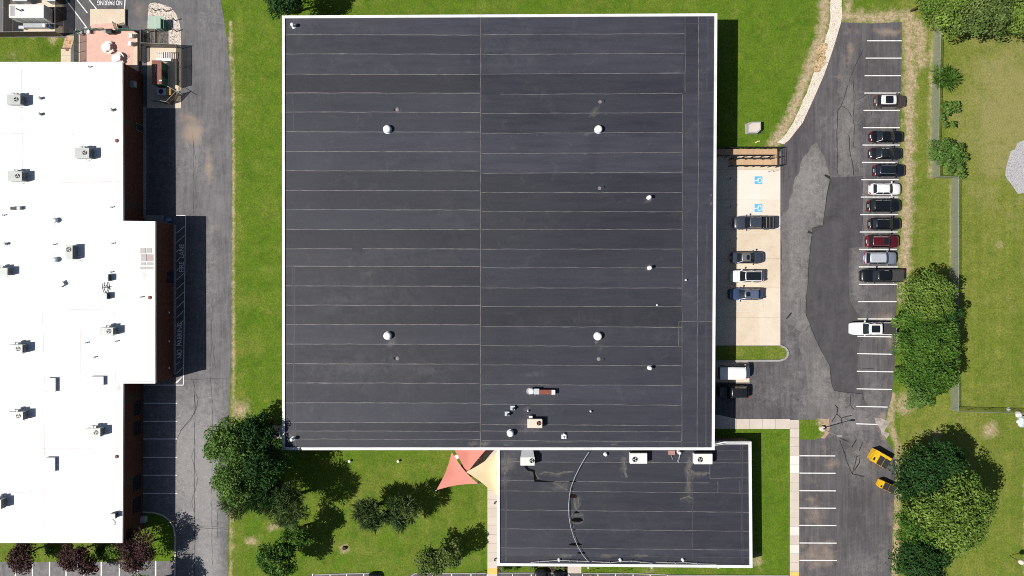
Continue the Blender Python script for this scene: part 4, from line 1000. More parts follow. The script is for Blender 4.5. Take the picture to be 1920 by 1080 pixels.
b = MB(); x, y = P(1058, 818.5, HB + .3); b.rbox(x, y, HB + .25, HB + .3, .34, .06); b.rbox(x, y - .16, HB + .25, HB + .3, .06, .3); b.build('handle', M['black'], t)
b = MB(); x, y = P(1056, 815, HB + .4); b.cyl(x + .1, y + .05, HB, HB + .5, .12, 10); b.build('flue', M['white'], t)
# annex units
rtu('rooftop_unit', 'white rooftop unit with sloped metal hood on the annex roof', (976, 1002.5, 857.5, 873), HA, 1.3, 'hvacw', fan=(.80, .40, .36), coil='x', hood=1.0, gooseneck=False, group='units on the annex roof')
rtu('rooftop_unit', 'white rooftop unit in the middle of the row along the annex', (1181.5, 1213.5, 850, 869.5), HA, 1.15, 'hvacw', fan=(.28, .58, .40), coil='y', gooseneck=False, group='units on the annex roof')
rtu('rooftop_unit', 'white rooftop unit beside the pink box and white flue on the annex', (1302, 1336, 851, 870.5), HA, 1.15, 'hvacw', fan=(.32, .55, .40), coil='y', gooseneck=False, group='units on the annex roof')
t = thing('junction_box', 'pink metal box against the coping between two annex units', 'electrical box', (*P(1260, 849, HA), HA))
b = MB(); pbox(b, 1254, 1266, 845, 853, HA, HA + .45); b.build('case', plain('pink_metal', (.42, .22, .19), .6), t, bevel=.03)
b = MB(); b.tube([(*P(1258, 853, HA + .1), HA + .1), (*P(1262, 862, HA + .1), HA + .1)], .04, 5); b.build('conduit', M['galv'], t)
pipe_vent(1275, 850, HA, .24, 1.0, 'white flue with guy wires between two annex units', None, name='flue')
b = MB()
for q in ((1272, 868), (1279, 852), (1270, 866)): b.tube([(*P(1275, 852, HA + .7), HA + .7), (*P(*q, HA + .02), HA + .02)], .025, 4)
tag(b.build('guy_wire', M['lgalv']), 'thin guy wires bracing the white flue', 'wire')
b = MB()
pts = [(1104, 848, .55), (1096, 860, .5), (1087, 876, .45), (1078, 894, .4), (1071, 912, .35), (1067.5, 930, .35), (1066, 950, .35), (1067, 970, .35), (1070, 988, .35), (1076, 1008, .35), (1084, 1026, .35), (1093, 1041, .35), (1102, 1052, .3)]
b.tube([(*P(x, y, HA + z), HA + z) for x, y, z in pts], .036, 6)
tag(b.build('cable', M['lgalv']), 'long pale cable sagging in a curve across the annex roof', 'cable')
b = MB()
def cable(pts, z, r=.03):
    b.tube([(*P(x, y, z), z) for x, y in pts], r, 5)
    for x, y in pts[1:-1]: b.cyl(*P(x, y, z), HA, z + .14, .05, 6)
cable([(995, 1055), (1010, 1053), (1028, 1052), (1048, 1050.5), (1068, 1051.5), (1083, 1052), (1105, 1053)], HA + .3)
cable([(1110, 1053), (1129, 1054), (1144, 1055), (1163, 1053), (1184, 1052), (1201, 1054), (1223, 1056)], HA + .3)
cable([(1230, 1054), (1251, 1055), (1266, 1055.5), (1287, 1055), (1307, 1057), (1343, 1058)], HA + .3)
tag(b.build('lightning_conductor', M['hvacw']), 'pale wire on short posts along the lower annex coping', 'wire')
b = MB(); b.tube([(*P(1341, 835, HA + .4), HA + .4), (*P(1362, 832, HA + .4), HA + .4), (*P(1404, 831, HA + .25), HA + .25)], .05, 5)
tag(b.build('conduit', M['hvacw']), 'pale conduit crossing the upper outer corner of the annex', 'conduit')
for px, lab in ((1048.5, 'white dome vent by the foot of the sagging cable'), (1163.5, 'white dome vent at the middle of the lower annex coping'), (1281, 'white dome vent nearest the outer end of the lower annex coping')):
    pipe_vent(px, 1051, HA, .19, .35, lab, 'dome vents along the annex coping', name='roof_vent')
for px, lab in ((1103, 'downspout head outside the annex coping where the cable ends'), (1222, 'downspout head outside the middle of the annex coping'), (1347, 'downspout head outside the annex coping toward its outer corner')):
    y0 = P(px, 1063.5, HA - .3); b = MB(); b.box(y0[0] - .12, y0[0] + .12, y0[1] - .25, y0[1], HA - .6, HA - .3); b.cyl(y0[0], y0[1] - .12, 0, HA - .6, .05, 8)
    tag(b.build('downspout', M['lgalv']), lab, 'downspout', 'downspouts on the annex')
# white-roof small things
for i, (px, py, lab) in enumerate(((73, 183, 'short grey pipe beside the unit closest to the patio end'), (73, 213, 'short grey pipe below its twin near the patio end'), (208, 205, 'grey box pipe near the upper roof edge'), (8, 457, 'square grey pipe stub at the frame edge of the white roof'))):
    pipe_vent(px, py, HW, .2, .5, lab, 'grey pipe stubs on the white roof', 'galv', 'galv')
for px, py, lab in ((207, 388, 'slim vent pipe above the step of the white roof'), (209, 456, 'slim vent pipe left of the walk pads'), (99, 458, 'slim vent pipe above the lower domed vent'), (206, 510, 'slim vent pipe just above the paired condensers'), (263, 557, 'slim vent pipe beside the middle roof drain'), (160, 643, 'slim vent pipe left of two under the shallow unit'), (216, 640, 'slim vent pipe right under the shallow unit'), (175, 670, 'slim vent pipe above the inner corner hatch'), (4, 403, 'slim vent pipe at the frame below the dark box vent'), (165, 124, 'slim vent pipe by the patio edge of the white roof')):
    pipe_vent(px, py, HW, .10, .45, lab, 'slim vent pipes on the white roof', 'galv', 'galv')
for px, py, lab in ((219, 264, 'brown round roof drain near the upper edge of the white roof'), (281, 558, 'brown round roof drain on the middle bay of the white roof'), (219, 856, 'brown round roof drain on the lower white roof')):
    x, y = P(px, py, HW); b = MB(); b.lathe(x, y, [(.28, HW + .002), (.26, HW + .1), (.16, HW + .17), (.05, HW + .18)], 16)
    tag(b.build('roof_drain', M['rbrown']), lab, 'roof drain', 'drains on the white roof')
for px, py, lab in ((102, 413, 'domed vent with dirty ring around it on the white roof'), (102, 487, 'domed vent beside the narrow unit on the white roof')):
    t = dome_vent(px - 1, py, HW, .38, .6, lab, 'domed vents on the white roof', 'lgalv')
t = thing('vent_box', 'small dark louvred box vent on the white roof', 'vent box', (*P(28, 390, HW), HW))
b = MB(); pbox(b, 19, 31, 387.5, 393, HW, HW + .5); b.build('case', M['louv'], t, bevel=.02)
b = MB(); pbox(b, 31, 37, 387, 393, HW + .1, HW + .55); b.build('hood', M['galv'], t, bevel=.02)
t = thing('vent_hood', 'flat tilted white vent hood with dark shade side on the white roof', 'vent hood', (*P(114, 532, HW), HW))
x, y = P(113, 533, HW + .4); b = MB(); b.rbox(x, y, HW + .3, HW + .45, 1.0, .7, .5); b.build('hood', M['wroof'], t)
b = MB(); b.rbox(x, y, HW, HW + .3, .5, .4, .5); b.build('curb', M['galv'], t)
for i, (x0, x1, y0, y1, m, lab) in enumerate(((263, 273, 465, 475, 'paver', 'grey walk pad at the upper inner corner of the pad cluster'), (274.5, 284.5, 465, 474, 'paver', 'grey walk pad at the upper outer corner of the pad cluster'), (264, 274, 476, 490, 'paver', 'grey walk pad in the long middle of the cluster'), (275, 287, 477, 490, 'pinkp', 'pinkish walk pad in the pad cluster'), (264, 273, 492, 497, 'paver', 'small grey walk pad under the long one'), (275, 287, 492, 497, 'paver', 'small grey walk pad under the pinkish one'), (263, 273.5, 500, 505, 'paver', 'lowest inner grey walk pad'), (275, 287, 500, 505, 'paver', 'lowest outer grey walk pad'))):
    b = MB(); pbox(b, x0, x1, y0, y1, HW + .002, HW + .05); tag(b.build('walk_pad', M[m]), lab, 'walk pad', 'walk pads on the white roof')

# ------------------------------------------------------------------ vehicles
def loft(b, rings, m=0, cap=True):
    n = len(rings[0]); vs = [p for r_ in rings for p in r_]
    fs = []
    for j in range(len(rings) - 1):
        fs += [[j * n + k, j * n + (k + 1) % n, (j + 1) * n + (k + 1) % n, (j + 1) * n + k] for k in range(n)]
    if cap: fs += [list(range(n - 1, -1, -1)), list(range((len(rings) - 1) * n, len(rings) * n))]
    b.add(vs, fs, m)

CARS = {
    # length stations (0 rear .. 1 front): half width share, deck height ; greenhouse: base rear/front, roof rear/front ; H
    'sedan':  dict(W=1.84, H=1.45, st=[(0, .70, .80), (.02, .82, .92), (.06, .92, .97), (.14, .98, 1.0), (.3, 1, .96), (.5, 1, .94), (.68, 1, .96), (.78, .99, .94), (.9, .95, .86), (.96, .87, .78), (.99, .76, .68), (1, .62, .60)], gb=(.13, .735), gr=(.29, .56), gw=(.90, .66)),
    'hatch':  dict(W=1.82, H=1.50, st=[(0, .72, .85), (.02, .84, .98), (.06, .93, 1.0), (.14, .98, .99), (.3, 1, .97), (.5, 1, .95), (.68, 1, .97), (.78, .99, .95), (.9, .95, .87), (.96, .87, .79), (.99, .76, .68), (1, .62, .60)], gb=(.07, .745), gr=(.16, .57), gw=(.90, .68)),
    'suv':    dict(W=1.92, H=1.70, st=[(0, .76, .95), (.015, .88, 1.06), (.05, .96, 1.08), (.14, .99, 1.06), (.3, 1, 1.04), (.5, 1, 1.03), (.68, 1, 1.06), (.78, .99, 1.05), (.9, .96, .99), (.96, .89, .90), (.99, .80, .78), (1, .68, .68)], gb=(.045, .75), gr=(.11, .60), gw=(.92, .72)),
    'pickup': dict(W=2.02, H=1.88, st=[(0, .90, 1.12), (.01, .95, 1.18), (.03, .98, 1.20), (.3, .99, 1.20), (.5, 1, 1.18), (.7, 1, 1.18), (.8, 1, 1.18), (.9, .97, 1.12), (.96, .91, 1.03), (.99, .82, .92), (1, .70, .82)], gb=(.345, .775), gr=(.365, .66), gw=(.93, .74)),
    'van':    dict(W=2.02, H=2.25, st=[(0, .90, 1.2), (.01, .95, 1.25), (.03, .98, 1.28), (.3, 1, 1.28), (.5, 1, 1.26), (.7, 1, 1.24), (.84, .99, 1.2), (.9, .96, 1.12), (.96, .88, 1.0), (.99, .76, .85), (1, .62, .75)], gb=(.008, .915), gr=(.02, .80), gw=(.98, .91)),
}
PAINTS = {}
def pmat(c, metal):
    k = (c, metal)
    if k not in PAINTS: PAINTS[k] = paint('car_paint', c, metal)
    return PAINTS[k]
WHEEL = {}
def car(kind, label, cat, px0, px1, py, front, c, roofc=None, metal=.2, sun=None, rails=False, cover=None, name='parked_car', pw=None, group='parked vehicles', roof_rough=None):
    sp = CARS[kind]
    kz = 1 - .72 / CH
    L = (px1 - px0) / S * kz
    W = sp['W'] * (pw or 1)
    x, y = P((px0 + px1) / 2, py, .72)
    t = thing(name, label, cat, (0, 0, 0), group)
    pm = pmat(c, metal); hw = W / 2
    X = lambda f: (f - .5) * L
    b = MB(); rings = []
    def zdeck(f):
        st = sp['st']
        for a, d in zip(st[:-1], st[1:]):
            if a[0] <= f <= d[0]:
                u = (f - a[0]) / (d[0] - a[0]); return a[2] + (d[2] - a[2]) * u, a[1] + (d[1] - a[1]) * u
        return st[-1][2], st[-1][1]
    for f, w, z in sp['st']:
        w *= hw
        half = [(w * .80, .22), (w * .96, .30), (w, .55), (w * .985, z - .22), (w * .95, z - .07), (w * .84, z - .01), (w * .45, z + .02)]
        rings.append([(X(f), -a, h) for a, h in half] + [(X(f), 0, z + .028)] + [(X(f), a, h) for a, h in reversed(half)])
    loft(b, rings)
    body = b.build('body', pm, t, smooth=True)
    # greenhouse
    (b0, b1), (r0, r1), (wb, wr) = sp['gb'], sp['gr'], sp['gw']
    H = sp['H']; wb *= hw; wr *= hw
    def ring(f0, f1, w, z, rr, zz=0):
        xm = X(f0); xM = X(f1); o = []
        q = rr
        for sx, sy in ((xM, -1), (xM, 1), (xm, 1), (xm, -1)): pass
        pts = [(xM - q, -w), (xM - q * .3, -w * .90), (xM + q * .25, -w * .45), (xM + q * .35, 0), (xM + q * .25, w * .45), (xM - q * .3, w * .90), (xM - q, w), ((xm + xM) / 2, w * 1.02), (xm + q, w), (xm + q * .3, w * .92), (xm, w * .45), (xm - q * .1, 0), (xm, -w * .45), (xm + q * .3, -w * .92), (xm + q, -w), ((xm + xM) / 2, -w * 1.02)]
        return [(a, h, z) for a, h in pts]
    zb = .9 if kind in ('sedan', 'hatch') else 1.0
    base = ring(b0, b1, wb, zb - .05, .16); top = ring(r0, r1, wr, H - .04, .12)
    b = MB(); loft(b, [base, top], cap=False)
    gh = b.build('cabin', M['cglass'], t)
    # pillars in body paint along the corners of the cabin
    b = MB()
    for k in (0, 6, 8, 14):
        a, d = Vector(base[k]), Vector(top[k])
        b.tube([a, d], .055, 6)
    for k in (7, 15): b.tube([Vector(base[k]), Vector(top[k])], .045, 6)
    b.build('pillar', pm, gh)
    rm = pmat(roofc, metal * .6) if roofc else pm
    b = MB()
    in1 = ring(r0 + .004, r1 - .004, wr * .97, H - .01, .12); in2 = ring(r0 + .03, r1 - .03, wr * .72, H + .015, .10)
    n = len(top); tp = [(a * 1.0, h * 1.01, z - .01) for a, h, z in top]
    loft(b, [tp, in1, in2], cap=False); b.add(in2, [list(range(n))])
    rf = b.build('roof', rm, t, smooth=True)
    if sun:
        f0, f1, ws = sun; b = MB()
        q = ring(r0 + (r1 - r0) * f0, r0 + (r1 - r0) * f1, wr * ws, H + .03, .05)
        b.add([(a, h, H - .02) for a, h, z in q] + [(a, h, H + .03) for a, h, z in q], [list(range(n, 2 * n))] + [[k, (k + 1) % n, n + (k + 1) % n, n + k] for k in range(n)])
        b.build('sunroof', M['cglass'], rf)
    if rails:
        for s in (-1, 1):
            b = MB(); b.tube([(X(r0 + .03), s * wr * .88, H + .02), (X(r0 + .06), s * wr * .9, H + .06), (X(r1 - .06), s * wr * .9, H + .06), (X(r1 - .03), s * wr * .88, H + .02)], .025, 5); b.build('roof_rail', M['chrome'], rf)
    # bed
    if kind == 'pickup':
        z0 = 1.20; xa, xb = X(.022), X(b0 - .01); w = hw * .84
        bed = MB()
        if cover == 'slats':
            bed.box(xa, xb, -w, w, z0 - .02, z0 + .028)
            o = bed.build('truck_bed', M['black'], t)
            for k in range(4):
                xx = xa + .28 + (xb - xa - .5) * k / 3; q = MB(); q.box(xx, xx + .06, -w * .98, w * .98, z0 + .028, z0 + .06); q.build('crossbar', M['steel'], o)
        else:
            bed.box(xa, xb, -w, w, z0 - .02, z0 + .045)
            for k in (1, 2): bed.box(xa + (xb - xa) * k / 3 - .01, xa + (xb - xa) * k / 3 + .01, -w, w, z0 + .045, z0 + .05)
            bed.build('bed_cover', plain('vinyl_cover', (.045, .044, .044), .75) if 'vinyl_cover' not in bpy.data.materials else bpy.data.materials['vinyl_cover'], t, bevel=0)
    # lamps, mirrors, plate, bumper
    for s in (-1, 1):
        zf, wf = zdeck(.955); b = MB()
        b.add([(X(.985), s * hw * .52, zf - .13), (X(.99), s * hw * .40, zf - .10), (X(.93), s * hw * .66, zf + .008), (X(.915), s * hw * .86, zf + .0), (X(.945), s * hw * .91, zf - .12)], [[0, 1, 2, 3, 4]])
        b.build('headlight', M['lamp'], t)
        zr_, _ = zdeck(.02); b = MB(); b.rbox(X(.008), s * hw * .70, zr_ - .26, zr_ - .03, .10, hw * .34, -s * .25); b.build('taillight', M['tail'], t)
        mx = X(b1 - .075); b = MB()
        b.rbox(mx, s * (hw + .13), zb + .05, zb + .22, .16, .24, s * .2); b.rbox(mx + .02, s * (hw - .02), zb + .07, zb + .12, .08, .22); b.build('mirror', pm, t, bevel=.02)
    b = MB(); b.box(X(0) - .02, X(0) + .03, -.26, .26, .72, .86); b.build('number_plate', M['lamp'], t)
    b = MB(); b.rbox(X(b1 - .008), 0, zb - .02, zb + .06, .12, wb * 1.5); b.build('wiper_cowl', M['dark'], t)
    if kind != 'pickup':
        b = MB(); b.tube([(X(b1 - .03), -.45, zb + .12), (X(b1 - .06), .1, zb + .2)], .015, 4); b.build('wiper', M['black'], t)
    rw = .33 if kind in ('sedan', 'hatch') else .38
    for f in (.185, .80):
        for s in (-1, 1):
            o = bpy.data.objects.new('wheel', None) if False else None
            if rw not in WHEEL:
                def disc(r, w0, w1, n=18):
                    q = MB(); q.add([(r * math.cos(2 * PI * k / n), w, r * math.sin(2 * PI * k / n)) for w in (w0, w1) for k in range(n)], [[k, (k + 1) % n, n + (k + 1) % n, n + k] for k in range(n)] + [list(range(n - 1, -1, -1)), list(range(n, 2 * n))]); return q
                ty = disc(rw, -.11, .11).build('wheel', M['tyre']); ri = disc(rw * .62, -.125, .125).build('rim', M['rim'])
                WHEEL[rw] = (ty.data, ri.data); bpy.data.objects.remove(ty); bpy.data.objects.remove(ri)
            wob = bpy.data.objects.new('wheel', WHEEL[rw][0]); col.objects.link(wob); wob.parent = t; wob.location = (X(f), s * (hw - .10), rw)
            rob = bpy.data.objects.new('rim', WHEEL[rw][1]); col.objects.link(rob); rob.parent = wob
    t.location = (x, y, 0.022); t.rotation_euler.z = 0 if front == 'r' else PI
    return t
K1, K2 = (.008, .009, .012), (.016, .018, .024)
GR = 'cars parked along the grass bank'
car('suv', 'brown crossover with white roof and black sunroof', 'car', 1640, 1697.5, 190, 'r', (.075, .058, .050), roofc=(.72, .72, .70), sun=(.28, .78, .82), group=GR)
car('sedan', 'black saloon right below the gap under the white-roofed crossover', 'car', 1631, 1694, 256.5, 'r', K1, group=GR)
car('sedan', 'charcoal saloon with a small sunroof', 'car', 1630, 1692, 288, 'r', K2, sun=(.62, .9, .62), group=GR)
car('suv', 'dark navy wagon with silver roof rails just above the white car', 'car', 1638, 1696, 320, 'r', (.010, .014, .028), rails=True, sun=(.5, .95, .7), group=GR)
car('hatch', 'white car with plain white roof between two black ones', 'car', 1630, 1689, 354.5, 'r', (.74, .74, .75), metal=0, group=GR)
car('suv', 'black crossover just below the white car', 'car', 1627, 1688, 386, 'r', K1, group=GR)
car('hatch', 'black car just above the dark red one', 'car', 1629, 1689.5, 420, 'r', K1, group=GR)
car('suv', 'dark red car with roof bars', 'car', 1624, 1685, 453, 'r', (.115, .008, .016), sun=(.68, .95, .7), metal=.3, rails=True, group=GR)
car('suv', 'silver blue compact crossover just above the black pickup', 'car', 1619, 1680.5, 484, 'r', (.26, .29, .37), roofc=(.50, .53, .58), metal=.35, group=GR)
car('pickup', 'black pickup truck with dark bed cover', 'pickup', 1613, 1692.5, 517, 'l', K1, cover='flat', name='pickup_truck', group=GR)
car('pickup', 'white pickup truck with black sunroof and dark bed cover', 'pickup', 1593, 1679, 616, 'l', (.76, .76, .75), metal=0, cover='flat', sun=(.2, .82, .72), name='pickup_truck', group=GR)
GL = 'cars parked on the concrete pad'
car('pickup', 'dark slate pickup truck with bars across its bed on the concrete', 'pickup', 1375, 1452.5, 418, 'l', (.055, .065, .085), roofc=(.05, .06, .08), metal=.3, cover='slats', name='pickup_truck', group=GL)
car('sedan', 'slate saloon with light roof and small sunroof on the concrete', 'car', 1370, 1432, 483, 'r', (.060, .070, .100), roofc=(.17, .17, .18), sun=(.52, .85, .6), metal=.35, group=GL)
car('suv', 'white crossover with black panoramic roof on the concrete', 'car', 1369, 1431.5, 518, 'l', (.74, .74, .74), metal=0, sun=(.05, .97, .90), group=GL)
car('hatch', 'blue hatchback with small sunroof on the concrete', 'car', 1366, 1430, 551.5, 'l', (.050, .085, .17), roofc=(.11, .14, .21), sun=(.62, .9, .55), metal=.35, group=GL)
car('van', 'white van half in the shade of the large building', 'van', 1343, 1405.5, 698, 'r', (.74, .74, .74), metal=0, name='parked_van', group='vehicles by the garage')
car('suv', 'black car half in shade below the white van', 'car', 1346, 1403, 735, 'l', (.016, .016, .020), sun=(.1, .35, .72), group='vehicles by the garage')
def endcar(kind, label, cx, py, c, **kw):
    t = car(kind, label, 'car', cx - 29, cx + 29, py, 'r', c, group='cars cut by the lower frame', **kw)
    t.rotation_euler.z = PI / 2
endcar('suv', 'dark car with pale roof parked nose-in by the annex door path', 1013, 1098, (.02, .02, .022), roofc=(.50, .45, .43))
endcar('sedan', 'black car parked beside the pale-roofed one below the annex', 1047, 1101, K1)
endcar('sedan', 'black car in the lot below the lawn, only its nose in view', 700, 1105, K1)

# ------------------------------------------------------------------ trees and shrubs
def crown_mesh(name, clumps, n, size, mat, parent, rng, aspect=1.0, up=.35, blade=False, conn=None):
    C = np.array([c[:3] for c in clumps]); RR = np.array([c[3] for c in clumps]); T = np.array([c[4] for c in clumps])
    w = RR ** 2; k = rng.choice(len(clumps), n, p=w / w.sum())
    d = rng.normal(size=(n, 3)); d /= np.linalg.norm(d, axis=1)[:, None]
    flip = (d[:, 2] < -.25); d[flip, 2] *= -1
    r = RR[k] * (rng.uniform(.45, 1.0, n) ** .6) * rng.uniform(.9, 1.12, n)
    pos = C[k] + d * r[:, None] * np.array([1, 1, .85])
    nrm = d * .6 + rng.normal(size=(n, 3)) * .5 + np.array([0, 0, up]); nrm /= np.linalg.norm(nrm, axis=1)[:, None]
    tan = np.cross(nrm, rng.normal(size=(n, 3))); tan /= np.linalg.norm(tan, axis=1)[:, None]
    if blade:
        tan = d * np.array([1, 1, .5]) + rng.normal(size=(n, 3)) * .25 + np.array([0, 0, .25]); tan /= np.linalg.norm(tan, axis=1)[:, None]
        nrm = np.cross(tan, rng.normal(size=(n, 3))); nrm[:, 2] = np.abs(nrm[:, 2]); nrm /= np.linalg.norm(nrm, axis=1)[:, None]
    bit = np.cross(nrm, tan)
    s = size * rng.uniform(.6, 1.4, n)[:, None]
    a, b_ = tan * s * aspect, bit * s * (.30 if blade else .55)
    v = np.stack([pos - a * .5, pos + b_ * .5 + nrm * s * .06, pos + a * .5, pos - b_ * .5 + nrm * s * .06], 1).reshape(-1, 3)
    o = wloc(parent); v = v - np.array([o.x, o.y, o.z])
    me = bpy.data.meshes.new(name)
    me.vertices.add(4 * n); me.vertices.foreach_set('co', v.astype(np.float32).ravel())
    me.loops.add(4 * n); me.loops.foreach_set('vertex_index', np.arange(4 * n, dtype=np.int32))
    me.polygons.add(n); me.polygons.foreach_set('loop_start', np.arange(0, 4 * n, 4, dtype=np.int32))
    tone = np.clip(T[k] + rng.normal(size=n) * .22, 0, 1).astype(np.float32)
    me.attributes.new('tone', 'FLOAT', 'FACE').data.foreach_set('value', tone)
    me.materials.append(mat); me.update(calc_edges=True)
    ob = bpy.data.objects.new(name, me); col.objects.link(ob); ob.parent = parent
    return ob

LEAF = dict(
    mid=leaf_mat('mid_green_leaves', (.036, .100, .011), (.130, .245, .034)),
    dark=leaf_mat('dark_green_leaves', (.016, .055, .012), (.044, .112, .022)),
    light=leaf_mat('light_green_leaves', (.085, .160, .020), (.235, .335, .065)),
    olive=leaf_mat('olive_leaves', (.070, .120, .024), (.190, .255, .070)),
    lime=leaf_mat('bright_green_leaves', (.066, .145, .024), (.165, .275, .062)),
    grey=leaf_mat('grey_green_needles', (.050, .095, .026), (.165, .230, .075)),
    purple=leaf_mat('purple_leaves', (.048, .022, .022), (.125, .060, .058), (.065, .042, .026)),
)
def tree(name, label, px, py, h, r, kind, cat='tree', group=None, n=None, size=.42, flat=.75, dens=1.0, seed=None, blade=False, aspect=1.0, low=.30, nc=None, rx=1.0, ry=1.0, up=.10):
    """px, py: where the photograph shows the crown's centre; h height, r crown radius in metres"""
    rng = np.random.default_rng(seed if seed is not None else int(px * 7 + py * 13))
    zc = h * (.5 + low * .35)
    x, y = P(px, py, zc)
    t = thing(name, label, cat, (x, y, 0), group)
    rz = (h - h * low) / 2; zc = h - rz
    clumps = []
    m = nc or int(20 + r * r * 3.0)
    for i in range(m):
        d = rng.normal(size=3); d /= np.linalg.norm(d); d[2] = abs(d[2]) * 1.0 - .25
        q = rng.uniform(.35, .80)
        cr_ = max(.55, r * rng.uniform(.17, .33)) if m > 10 else r * rng.uniform(.35, .5)
        clumps.append((x + d[0] * r * q * rx, y + d[1] * r * q * ry, zc + d[2] * rz * q, cr_, rng.uniform(.15, .85)))
    size *= .80
    n = n or int(dens * 420 * r * r / (size / .34) ** 1.6)
    crown_mesh('crown', clumps, n, size, LEAF[kind], t, rng, blade=blade, aspect=aspect, up=up)
    b = MB(); tr = max(.05, h * .022)
    top = zc + rz * .2
    b.tube([(x, y, -.05), (x + .1, y, h * .25), (x - .05, y + .1, zc), (x, y, top)], [tr * 1.25, tr, tr * .6, tr * .25], 8)
    for i in range(6):
        c = clumps[(i * 3) % len(clumps)]; z0 = h * rng.uniform(.22, .5)
        b.tube([(x, y, z0), ((x * .5 + c[0] * .5), (y * .5 + c[1] * .5), (z0 + c[2]) / 2 + .2), (c[0], c[1], c[2])], [tr * .5, tr * .32, tr * .12], 5)
    b.build('trunk', M['bark'], t, smooth=True)
    return t
TG = 'trees around the lawns'
tree('leafy_tree', 'broad bright green tree overhanging the road by the large building corner', 438, 834, 12.0, 4.5, 'lime', seed=11, dens=1.1, low=.12)
tree('leafy_tree', 'dense shade-coloured tree between the overhanging tree and the building corner', 482, 806, 11.0, 3.5, 'dark', seed=12, dens=1.1, low=.12)  # dark leaf colour paints the shaded side of the cluster
tree('leafy_tree', 'leafy tree directly below the overhanging tree at the road edge', 446, 900, 11.5, 4.2, 'lime', seed=17, dens=1.1, low=.12)
tree('leafy_tree', 'tall shade-coloured tree in the middle of the cluster by the building corner', 496, 866, 12.0, 4.0, 'dark', seed=18, dens=1.1, low=.12)  # crown added with dark leaves where the cluster lies in its own shade
tree('leafy_tree', 'grey green feathery tree at the road edge, lowest of the cluster', 448, 934, 7.5, 3.0, 'grey', seed=13, blade=True, aspect=1.9, size=.5, dens=.8)
tree('conifer', 'dark wispy conifer in the shade of the big roadside trees', 540, 946, 10.5, 3.9, 'grey', seed=14, blade=True, aspect=2.0, size=.5, dens=.8, low=.08)
tree('conifer', 'slim wispy conifer between the dark cluster and the conifer in shade', 500, 924, 10.0, 3.4, 'dark', seed=19, blade=True, aspect=2.0, size=.5, dens=1.0, low=.08)
tree('leafy_tree', 'round leafy tree at the lower edge of the lawn beside bare soil', 522, 1047, 7.0, 3.6, 'mid', seed=15, size=.46, dens=1.1)
tree('leafy_tree', 'small leafy tree joining the wispy conifer and the round tree', 556, 1002, 6.5, 2.6, 'mid', seed=16)
for px, py, r_, sd, lab in ((698, 962, 3.0, 21, 'feathery shrub-like pine nearer the dark tree cluster'), (752, 958, 3.1, 22, 'feathery shrub-like pine nearer the coral shade sails')):
    tree('pine_tree', lab, px, py, 7.6, r_, 'grey', group='pines on the lawn', seed=sd, blade=True, aspect=3.0, size=.55, dens=.75, nc=22, low=.05)
tree('small_tree', 'pale leafed tree at the lower lawn edge touching the parking bays', 808, 1050, 6.0, 3.0, 'olive', seed=23, dens=.7)
tree('small_tree', 'thin pale leafed tree next to the one touching the parking bays', 846, 1034, 6.0, 2.6, 'olive', seed=24, dens=.6)
tree('leafy_tree', 'dark tree at the top frame by the upper building corner', 540, -6, 8.5, 3.9, 'dark', seed=25)
tree('shrub', 'pale shrub in front of the dark tree at the top frame', 520, 8, 3.0, 1.6, 'olive', cat='shrub', seed=26)
PG = 'purple leaved trees by the brick building'
for px, py, r_, h, sd, lab in ((46, 1042, 2.8, 5, 31, 'purple leaved tree nearest the frame edge under the white roof'), (140, 1040, 2.7, 5, 32, 'purple leaved tree with pale gaps in the middle of the row'), (168, 1058, 1.9, 3.6, 33, 'small purple leaved tree leaning out over the parking bays'), (264, 1030, 3.7, 6, 34, 'largest purple leaved tree at the corner of the brick building')):
    tree('purple_tree', lab, px, py, h, r_, 'purple', group=PG, seed=sd, dens=.9, size=.38)
tree('shrub', 'green shrub squeezed between the white roof edge and the largest purple tree', 218, 1033, 2.4, 1.5, 'light', cat='shrub', seed=35)
tree('shrub', 'dark shrub beside the corner wall of the brick building', 196, 1034, 2.0, 1.5, 'mid', cat='shrub', seed=36)
tree('shrub', 'low light shrub between the two middle purple trees', 97, 1030, 1.5, .9, 'light', cat='shrub', seed=37)
tree('leafy_tree', 'green tree at the lower frame whose shadow falls on the road', 275, 1106, 7.0, 3.2, 'mid', seed=38)
HG = 'trees behind the parked cars'
for px, py, h, r_, k, sd, lab in ((1741, 553, 8.5, 4.4, 'light', 41, 'light green rounded tree at the top of the dense grove by the cars'), (1752, 622, 8.0, 4.4, 'mid', 42, 'dense tree in the middle of the grove against the fence'), (1722, 640, 7.5, 3.7, 'mid', 43, 'dense tree in the grove right behind the white pickup'), (1748, 690, 8.0, 4.7, 'mid', 44, 'wide dense tree low in the grove by the cars'), (1730, 728, 6.5, 3.1, 'lime', 45, 'small bright tree ending the grove at its lower tip'), (1775, 585, 7.0, 2.8, 'dark', 46, 'dark tree overhanging the fence in the grove'),
                                  (1712, 592, 7.0, 2.9, 'mid', 47, 'dense tree in the grove just under the black pickup'), (1712, 690, 7.0, 3.0, 'mid', 48, 'dense tree in the grove where the empty bays begin below the white pickup'), (1770, 655, 7.5, 3.0, 'mid', 49, 'dense tree in the grove bulging over the fence toward the field')):
    tree('leafy_tree', lab, px - 5, py + 4, h, r_, k, group=HG, seed=sd, dens=1.35, size=.40, low=.12)
